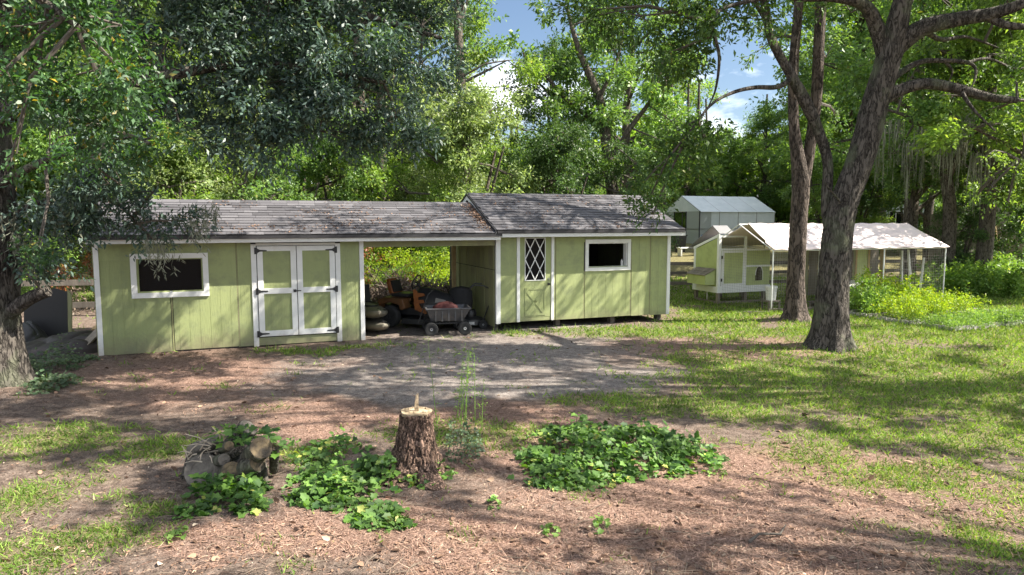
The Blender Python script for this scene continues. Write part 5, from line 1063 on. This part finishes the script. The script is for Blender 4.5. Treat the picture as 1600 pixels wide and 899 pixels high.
def plants(t_label, pts, hgt, leaf, nm='garden_plant', dens=1, size=.07, group='leafy plants in the garden beds', spread_=.25, cat_='plant'):
    parts = []; mb = MB(); base = Vector(pts[0])
    for p in pts:
        h = hgt*rnd.uniform(.7, 1.15); p = Vector(p)
        for s in range(int(5*dens)):
            q = p + Vector((rnd.gauss(0, spread_), rnd.gauss(0, spread_), 0)); top = q + Vector((rnd.gauss(0, .12), rnd.gauss(0, .12), h*rnd.uniform(.6, 1))); mb.tube([q, q.lerp(top, .5)+Vector((0, 0, 0)), top], [.006, .005, .002], 4, False)
            m = 7; c = np.array([q.lerp(top, .15+.85*k/(m-1)) for k in range(m)]); parts.append(sprays(c, np.stack([R.normal(0, .8, m), R.normal(0, .8, m), .5+0*c[:, 0]], 1), 9, .2, size, .5, spread=.5, jit=.03))
    t = thing(nm, t_label, cat_, base, 0, group); v, f = cat(parts); me = npmesh('leaves', v-np.array(base), f); o = meshobj('leaves', me, LM[leaf], t); me2 = mb.mesh('stems'); me2.transform(Matrix.Translation(-base)); meshobj('stems', me2, LM['weed'], t); o['kind'] = 'stuff'; t.children[1]['kind'] = 'stuff'
    return t
B1 = GG(1358, 497); B2 = GG(1423, 508); B3 = GG(1492, 518); RB = math.radians(25)
def inb(B, x, y): return Vector((B.x+x*math.cos(RB)-y*math.sin(RB), B.y+x*math.sin(RB)+y*math.cos(RB), ghs(B.x, B.y)+.08))
bed('raised bed with scalloped edging closest to the oak trunk', B1, 2.4, .85, RB); bed('middle raised bed filled with bright lime-green plants', B2, 4.2, .9, RB); bed('nearly empty raised bed in front at the right edge', B3, 4.0, .85, RB)
plants('leafy green upright plants at the left end of the garden beds', [inb(B1, x, y) for x in (.2, .6, 1.0) for y in (.3, .8)], .95, 'weed', dens=1.2, size=.09)
plants('yellow-green plants behind the middle bed in front of the wire run', [inb(B1, x, y) for x in (1.4, 1.8, 2.2, 2.6) for y in (.4, 1.0, 1.5)], 1.05, 'lime', dens=1.2, size=.085)
plants('bright lime feathery plants spilling over the middle bed', [inb(B2, x, y) for x in (.3, .7, 1.1, 1.6, 2.0, 2.4, 2.8) for y in (.3, .7, 1.1)], .6, 'lime', dens=1.7, size=.055)
plants('low sparse seedlings in the front bed', [inb(B3, x*.3+.2, y) for x in range(12) for y in (.25, .55)], .15, 'weed', dens=2.2, size=.04)
plants('yellow-green plants at the right end behind the beds', [inb(B2, x, y) for x in (2.7, 3.2) for y in (1.5, 2.0)], .7, 'lime', dens=1, size=.07)
wp = []
for i in range(46): px = rnd.uniform(1490, 1640); py = rnd.uniform(440, 464); wp.append(GG(px, py))
wp.sort(key=lambda q: q.x)
plants('thick patch of tall green weeds beside the right end of the run', wp, 1.15, 'weed', nm='weed_patch', dens=2.2, size=.12, group='weed patches', spread_=.5, cat_='weeds')['kind'] = 'stuff'
# hedge and brush behind the carport
def mass(nm, label, pts, r, leaf, dens, size, cat_, kind=None, K=12, **kw):
    bl = [(tuple(p), (r*rnd.uniform(.7, 1.3), r*rnd.uniform(.6, 1), r*rnd.uniform(.6, 1))) for p in pts]; me, _ = crown_mesh(nm, bl, dens, K, .3, size, .45, **kw); base = Vector(pts[0]); me.transform(Matrix.Translation(-base))
    o = meshobj(nm, me, LM[leaf], None, base); tag(o, label, cat_, kind=kind); return o
def on(px, Y, h): X = (px-800)/FPX*Y; return (X, Y, ghs(X, Y)+h)
mass('hedge', 'sunlit yellow-green hedge seen through the open carport bay', [on(px, 22.5+rnd.uniform(-.5, .5), h) for px in range(585, 712, 14) for h in (.95, 1.35)], .42, 'lime', 210, .075, 'hedge')
mass('hedge', 'paler green shrubs low behind the hedge at the left of the carport bay', [on(px, 21.6, h) for px in range(585, 650, 14) for h in (.9, 1.2)], .28, 'weed', 190, .07, 'hedge')
mass('bush', 'small reddish-leaved bush in the middle of the carport view', [on(640, 21.3, 1.25), on(645, 21.3, 1.0)], .25, 'red', 220, .07, 'bush')
mass('bush', 'dark reddish bush at the top left of the carport view', [on(580, 22, 1.5), on(590, 22, 1.8), on(582, 22, .9)], .4, 'red', 160, .08, 'bush')
bp_ = [on(px, 20.7+rnd.uniform(-.3, .3), h) for px in range(572, 720, 13) for h in (.1, .4, .7)]
mass('brush_pile', 'heap of dead brown leaves and branches behind the riding mower', bp_, .38, 'brush', 170, .10, 'brush pile', kind='stuff', spread=.9)
sb = MB()
for i in range(110):
    p = Vector(on(rnd.uniform(580, 715), 20.4+rnd.uniform(-.3, .4), rnd.uniform(.05, .9))); d = Vector((rnd.gauss(0, .5), rnd.gauss(0, .25), abs(rnd.gauss(.2, .3)))); sb.tube([p, p+d*.5+Vector((0, 0, .05)), p+d], [.014, .01, .005], 4, False)
tag(sb.build('brush_sticks', simple('bleached stick', (.24, .19, .15), .9, (.14, .11, .09), 9)), 'bleached sticks poking out of the dead brush heap', 'sticks', kind='stuff')
mass('bush', 'dark vine tangle hanging over the grey board fence', [on(px, 30, h) for px in (1490, 1510, 1530, 1575, 1600, 1620) for h in (1.2, 2.2)], .6, 'deep', 120, .12, 'bush')
mass('bush', 'dark leafy bough hiding the top of the board fence at the right edge', [on(px, 29, h) for px in (1560, 1590, 1620) for h in (2.6, 3.4)], .8, 'deep', 90, .14, 'bush')
# left background greenery
for args in (('bush', 'green leafy shrub beyond the rail fence at the far left', [on(px, 20.5, h) for px in (20, 50, 85) for h in (.9, 1.6)], .7, 'weed', 120, .10, 'bush'),
    ('bush', 'shrub with reddish leaves just left of the shed corner', [on(px, 21, h) for px in (118, 150, 170) for h in (.9, 1.5)], .6, 'red', 60, .09, 'bush'),
    ('bush', 'green shrub rising behind the left corner of the shed', [on(px, 21.5, h) for px in (100, 135, 170) for h in (1.2, 2.0)], .7, 'sunny', 120, .09, 'bush'),
    ('bush', 'dark brown brush under the shrubs left of the shed', [on(px, 19.9, .35) for px in (70, 95, 120, 145)], .4, 'brush', 120, .09, 'bush')): mass(*args)

# ------------------------------------------------------------------ left of the shed: tarp heap, bin, boards
def drape(nm, label, cat_, c0, rx, ry, h, mat, seed, rz=0, n=34):
    vs = []; fs = []
    for j in range(n+1):
        for i in range(n+1):
            u = -1+2*i/n; v = -1+2*j/n; d = (abs(u)**2.6+abs(v)**2.6)**(1/2.6); z = h*max(0, 1-d**2.2)**.8
            q = Vector((u*rx*1.3+seed, v*ry*1.3, seed)); fold = mnoise.noise(q*1.1)*.3-(1-min(1, abs(mnoise.noise(q*2.3+Vector((0, 0, u))))*5))*.16-(1-min(1, abs(mnoise.noise(Vector((q.x*5, q.y*2, 3))))*5))*.03; z = max(0, z*(1+fold*1.3)*(.72+.28*u))
            vs.append((u*rx*(1+.12*mnoise.noise(q*2)), v*ry, z+.012-(.03 if d > .97 else 0)))
    for j in range(n):
        for i in range(n): a = j*(n+1)+i; fs.append((a, a+1, a+n+2, a+n+1))
    mb = MB(); mb.add(vs, fs); o = mb.build(nm, mat, None, c0, (0, 0, rz), smooth=True); m = o.modifiers.new('t', 'SOLIDIFY'); m.thickness = .008; return tag(o, label, cat_)
p = GG(88, 552); p = Vector((-9.45, 14.1, ghs(-9.3, 14))); drape('tarp', 'brown tarp draped over a low heap left of the shed corner', 'tarp', p, 1.1, .85, .48, M_TARP, 3.3, .25)
drape('tarp', 'flat dark tarp edge lying on the ground in front of the brown heap', 'tarp', Vector((-9.4, 13.35, ghs(-9.4, 13.3))), 1.0, .22, .06, M_TARP, 8.1, .1)
drape('tarp', 'crumpled grey cover between the oak trunk and the brown tarp', 'tarp', Vector((-10.9, 14.9, ghs(-10.9, 14.9))), .55, .6, .5, M_GREYTARP, 5.7, .5)
pn = thing('panel', 'dark upright panel with pale edge leaning behind the grey cover', 'panel', (-10.75, 15.6, ghs(-10.7, 15.6)), .35)
MB().prism([(-.45, 0), (.42, 0), (.46, 1.05), (.2, 1.15), (-.4, .8)], 'y', -.02, .02).build('sheet', M_PLBLACK, pn); MB().prism([(.43, 0), (.50, 0), (.55, .95), (.47, 1.12)], 'y', -.03, .03).build('edge_board', M_OLD, pn)
for k, (x, y, z, a) in enumerate(((-8.75, 14.75, .62, .5), (-8.55, 14.45, .50, .35), (-8.7, 14.2, .38, .6))):
    b = MB().box(-.5, .5, -.09, .09, -.02, .02).build('plank', M_NEWWOOD if k == 0 else M_WOOD, None, (x, y, z), (0, -.45, a+.9)); tag(b, ('upper pale plank leaning on the shed corner above the tarp', 'middle plank leaning on the shed corner', 'lowest plank resting on the brown tarp')[k], 'plank', 'planks by the left shed corner')

# ------------------------------------------------------------------ stump, logs, vines in the foreground
sB = GG(648, 741); sB.z -= .04; sY = sB.y
stp = thing('stump', 'cut pine stump with splintered hinge wood standing on top', 'stump', sB)
k = sY/FPX; hS = P(648, 645, sY).z - sB.z
me = trunk_mesh('bark', [(0, 0, 0), (.01, .02, hS*.25), (.015, .02, hS*.55), (.02, .03, hS*.8), (.02, .03, hS)], [.225, .192, .174, .168, .168], 96, 14, .14, 14, .95, 5)
meshobj('bark', me, barkmat('stump bark', (.03, .022, .019), (.25, .165, .125), 11, (1, 1, .35), 1.0), stp)
rg = [[(.02+r*.172*math.cos(a)*(1+.05*math.sin(5*a)), .03+r*.172*math.sin(a)*(1+.05*math.sin(5*a)), hS+.001+z) for a in [2*math.pi*i/28 for i in range(28)]] for r, z in ((.97, -.02), (.95, .012), (.7, .008), (.4, .018), (.1, .012))]
MB().loft(rg).build('cut_face', M_CUT, stp)
MB().loft([[(.0, .0, hS), (.055, .0, hS), (.05, .04, hS), (.0, .04, hS)], [(.012, .0, hS+.11), (.05, .01, hS+.12), (.045, .035, hS+.12), (.012, .03, hS+.11)], [(.022, .01, hS+.19), (.05, .012, hS+.21), (.045, .028, hS+.205), (.024, .026, hS+.19)]]).build('splinter', M_CUT, stp)
MB().loft([[(-.07, -.03, hS), (-.04, -.03, hS), (-.04, 0, hS), (-.07, 0, hS)], [(-.06, -.02, hS+.05), (-.05, -.02, hS+.06), (-.05, -.01, hS+.06), (-.06, -.01, hS+.05)]]).build('splinter', M_CUT, stp)
for s_ in range(26): a = rnd.uniform(0, 6.28); MB().loft([[(.02+.13*math.cos(a), .03+.1*math.sin(a), hS), (.035+.13*math.cos(a), .03+.1*math.sin(a), hS), (.03+.13*math.cos(a), .045+.1*math.sin(a), hS)], [(.025+.13*math.cos(a), .035+.1*math.sin(a), hS+rnd.uniform(.015, .06))]*3]).build('splinter', M_CUT, stp)

def log(label, a, b_, r, rz=0, bark=None, cut=None, nm='log'):
    a = Vector(a); b_ = Vector(b_); t = thing(nm, label, 'log', a, 0, 'cut logs in the heap'); d = b_-a
    r *= 1.1; me = trunk_mesh('bark', [(0, 0, 0), tuple(d*.33), tuple(d*.66), tuple(d)], [r*.98, r, r*1.02, r], 40, 8, .09, 12); meshobj('bark', me, bark or M_OAK, t); cut = cut or M_CUTD
    q = d.to_track_quat('Z', 'Y')
    for e, sgn in ((Vector((0, 0, 0)), -1), (d, 1)):
        rgs = [[(k_*r*math.cos(x)*.93, k_*r*math.sin(x)*.93, sgn*z) for x in [2*math.pi*i/20*sgn for i in range(20)]] for k_, z in ((1, -.02), (1, .006), (.66, .010), (.62, .006), (.3, .010), (.05, .008))]
        c_ = MB().loft(rgs).build('cut_face', cut or M_CUT, t); c_.location = e; c_.rotation_mode = 'QUATERNION'; c_.rotation_quaternion = q
    return t
LY = 6.72
def LP(px, py, dy=0): return P(px, py, LY+dy)
log('mossy split log with pale cut end pointing at the stump', LP(372, 735, .35), LP(408, 700, -.15), .105, cut=M_CUTD)
log('broad brown log sloping down beneath the mossy one', LP(360, 740, .05), LP(402, 722, -.12), .09)
log('short log with small bright round end near the top of the heap', LP(345, 702, .3), LP(358, 697, -.12), .045)
log('short dark log with round end beneath the bright one', LP(332, 722, .3), LP(350, 718, -.1), .055, cut=M_CUTG)
log('upright broken log end at the right of the heap', LP(428, 735, .25), LP(429, 698, 0), .045, cut=M_CUTD)
log('grey weathered slab lying on top of the heap at left', LP(298, 706, .1), LP(342, 687, .4), .06, bark=M_CUTG, cut=M_CUTG)
log('dark rotting stump piece sticking up at the back of the heap', LP(352, 712, .65), LP(388, 668, .6), .10, cut=M_CUTG)
log('dark crumbling stump chunk at the far left of the heap', LP(300, 752, .35), LP(318, 700, .3), .12, cut=M_CUTG)
rt = log('big decayed stump with rough dark face at the left of the heap', LP(330, 758, .55), LP(317, 736, -.02), .17, bark=M_OAK, cut=M_CUTG)
log('thick rotten base log under the heap', LP(330, 765, .1), LP(418, 748, .3), .17, bark=M_OAK, cut=M_CUTG)
log('dark barked log lying across the middle of the heap', LP(300, 730, .5), LP(405, 712, .55), .13, cut=M_CUTG)
log('brown log with weathered end under the short bright one', LP(345, 755, .5), LP(362, 738, -.15), .10)
stk = MB()
for i in range(26):
    p = LP(rnd.uniform(295, 345), rnd.uniform(692, 722), rnd.uniform(-.1, .3)); d = Vector((rnd.gauss(0, .12), rnd.gauss(0, .08), rnd.gauss(0, .09))); stk.tube([p, p+d*.5+Vector((0, 0, .02)), p+d], [.008, .006, .003], 5, False)
stk.tube([LP(345, 690), LP(343, 680, -.05), LP(332, 668, -.05)], [.009, .008, .004], 6, False)
tag(stk.build('sticks', simple('pale dry stick', (.42, .36, .28), .9, (.25, .2, .15), 9)), 'pale broken twigs tangled on the grey end of the log heap', 'twigs', kind='stuff')
def vines(label, ells, n, leaf='vine', size=.07, hmax=.22, nm='vine_patch', group='patches of leafy vine', base=None, cat_='vines', climb=None):
    P_ = []; hs = []; st = MB()
    for (px, py, rx, ry, w, hh) in ells:
        cx, cy, ax, ay = ell(px, py, rx, ry); m = int(n*w*(1.45 if n > 600 else 1)); a = R.rand(m)*6.283; r = np.sqrt(R.rand(m))*(1+.25*R.rand(m)**3); x = cx+ax*r*np.cos(a); y = cy+ay*r*np.sin(a)
        k = fbm(x*3.3+5, y*3.3, 3)+R.normal(0, .06, m)-.3*(r-.5) > (.33 if m > 60 else -1); x, y, r = x[k], y[k], r[k]; P_.append(np.stack([x, y, gh(x, y)+.015+hh*(1-r**2)*(R.rand(len(x))**.7)*(fbm(x*4, y*4+9, 3)**2)*3.2], 1))
        for q in P_[-1][::9]: st.tube([(q[0]+rnd.gauss(0, .04), q[1]+rnd.gauss(0, .04), ghs(q[0], q[1])-.01), tuple(q)], [.004, .002], 4, False)
    if climb is not None: P_.append(climb)
    p = np.concatenate(P_); m = len(p); d = np.stack([R.normal(0, 1, m), R.normal(0, 1, m)-.4, R.normal(-.1, .35, m)], 1); nn = np.stack([R.normal(.15, .45, m), R.normal(-.25, .45, m), np.ones(m)], 1)
    Ls = size*(.30+.95*R.rand(m)**1.4); v, f = place(TV, p, d, nn, Ls, Ls*1.05); t = thing(nm, label, cat_, tuple(p[0]), 0, group)
    o = meshobj('leaves', npmesh('leaves', v-p[0], f), LM[leaf], t); o['kind'] = 'stuff'; me = st.mesh('stems'); me.transform(Matrix.Translation(-Vector(tuple(p[0])))); s2 = meshobj('stems', me, M_TWIG, t); s2['kind'] = 'stuff'; return t
cl = np.array([tuple(LP(*q)) for q in [(rnd.uniform(330, 430), rnd.uniform(664, 696), rnd.uniform(-.1, .4)) for _ in range(130)]] + [tuple(LP(*q)) for q in [(rnd.uniform(300, 400), rnd.uniform(740, 775), rnd.uniform(-.35, -.2)) for _ in range(110)]] + [tuple(LP(*q)) for q in [(rnd.uniform(425, 470), rnd.uniform(684, 712), rnd.uniform(-.1, .1)) for _ in range(26)]])
vines('leafy vine climbing over the log heap and spilling in front of it', [(350, 775, 62, 28, .75, .25), (300, 800, 30, 14, .18, .08), (395, 790, 30, 16, .25, .12)], 620, climb=cl, size=.085)
vines('green vine spreading over the ground between the log heap and the stump', [(560, 755, 110, 42, 1.4, .2), (505, 775, 50, 22, .3, .16), (600, 810, 60, 20, .35, .1), (520, 710, 60, 20, .25, .2), (655, 745, 60, 20, .35, .3), (600, 735, 50, 20, .3, .2)], 800, size=.075)
vines('large dense mound of green vine in the middle foreground', [(955, 708, 155, 42, 2.2, .24), (900, 735, 100, 30, .6, .16), (1060, 710, 70, 28, .4, .2), (860, 700, 60, 22, .3, .15), (880, 750, 60, 14, .18, .12), (840, 720, 35, 20, .2, .12)], 1050, size=.08)
for (px, py, lb) in ((770, 790, 'small bright sprig of vine on the dirt between the two patches'), (938, 826, 'tiny pale plant alone in the foreground dirt'), (300, 800, 'small lime weed at the left of the log heap'), (278, 838, 'yellow-green weed left in the foreground below the log heap'), (860, 830, 'low yellow tuft in the middle foreground'), (1120, 742, 'yellowing vine tip at the right end of the mound')):
    vines(lb, [(px, py, 16, 9, .06, .12)], 500, leaf='weed' if px != 770 else 'vine', size=.05, nm='small_weed', group='small weeds on the dirt', cat_='weed')
# tall thin weed behind the stump
wb_ = GG(722, 668); pts = []
tw_ = MB(); parts = []
for i in range(9):
    q = wb_ + Vector((rnd.gauss(0, .12), rnd.gauss(0, .1), 0)); h = rnd.uniform(.35, 1.05) if i else 1.15; top = q + Vector((rnd.gauss(0, .1), 0, h)); tw_.tube([q, q.lerp(top, .5), top], [.006, .004, .002], 4, False)
    m = 9; c_ = np.array([q.lerp(top, .2+.8*k/(m-1)) for k in range(m)]); parts.append(sprays(c_, np.stack([R.normal(0, .8, m), R.normal(0, .8, m), .6+0*c_[:, 0]], 1), 6, .13, .035, .35, jit=.012))
wt = thing('tall_weed', 'tall thin feathery weed standing behind the stump', 'weed', wb_); v, f = cat(parts); o = meshobj('leaves', npmesh('leaves', v-np.array(wb_), f), LM['weed'], wt); o['kind'] = 'stuff'
me = tw_.mesh('stems'); me.transform(Matrix.Translation(-wb_)); meshobj('stems', me, LM['weed'], wt)['kind'] = 'stuff'
vines('low grey-green weeds round the right side of the stump', [(725, 700, 32, 24, .5, .3)], 900, leaf='fern', size=.035, nm='low_weeds', group='small weeds on the dirt', cat_='weeds')
vines('fern-like plants at the foot of the left oak', [(55, 590, 42, 30, 1, .5), (75, 610, 35, 14, .4, .25)], 1500, leaf='fern', size=.06, nm='fern_patch', group='patches of leafy vine', cat_='ferns')
# twigs and bits on the ground
db = MB()
for i in range(420):
    px = rnd.uniform(0, 1600); py = 899-(rnd.random()**1.6)*360; q = GG(px, py)
    if q.y > 14: continue
    a = rnd.uniform(0, 6.28); l = rnd.uniform(.05, .28); d = Vector((math.cos(a), math.sin(a), 0))*l; db.tube([q+Vector((0, 0, .008)), q+d*.5+Vector((rnd.gauss(0, .01), rnd.gauss(0, .01), .02)), q+d+Vector((0, 0, .008))], [.0045, .004, .002], 4, False)
tag(db.build('fallen_twigs', simple('fallen twig', (.20, .15, .11), .9, (.10, .08, .06), 9)), 'small fallen twigs scattered on the yard', 'twigs', kind='stuff')
for (px, py, dx, lb) in ((1170, 850, .5, 'bare crooked stick lying in the right foreground'), (1225, 610, .16, 'short pale stick on the right lawn'), (955, 540, .5, 'small surface root or branch on the bare patch left of the oak')):
    q = GG(px, py); o = MB().tube([(0, 0, .015), (dx*.3, .05, .04), (dx*.7, .02, .02), (dx, .12, .03)], [.014, .012, .009, .005], 7).tube([(dx*.5, .03, .03), (dx*.6, -.08, .06)], [.007, .003], 5).build('stick', M_TWIG, None, q, (0, 0, rnd.uniform(-.4, .4)), smooth=True); tag(o, lb, 'stick', 'sticks lying on the yard')
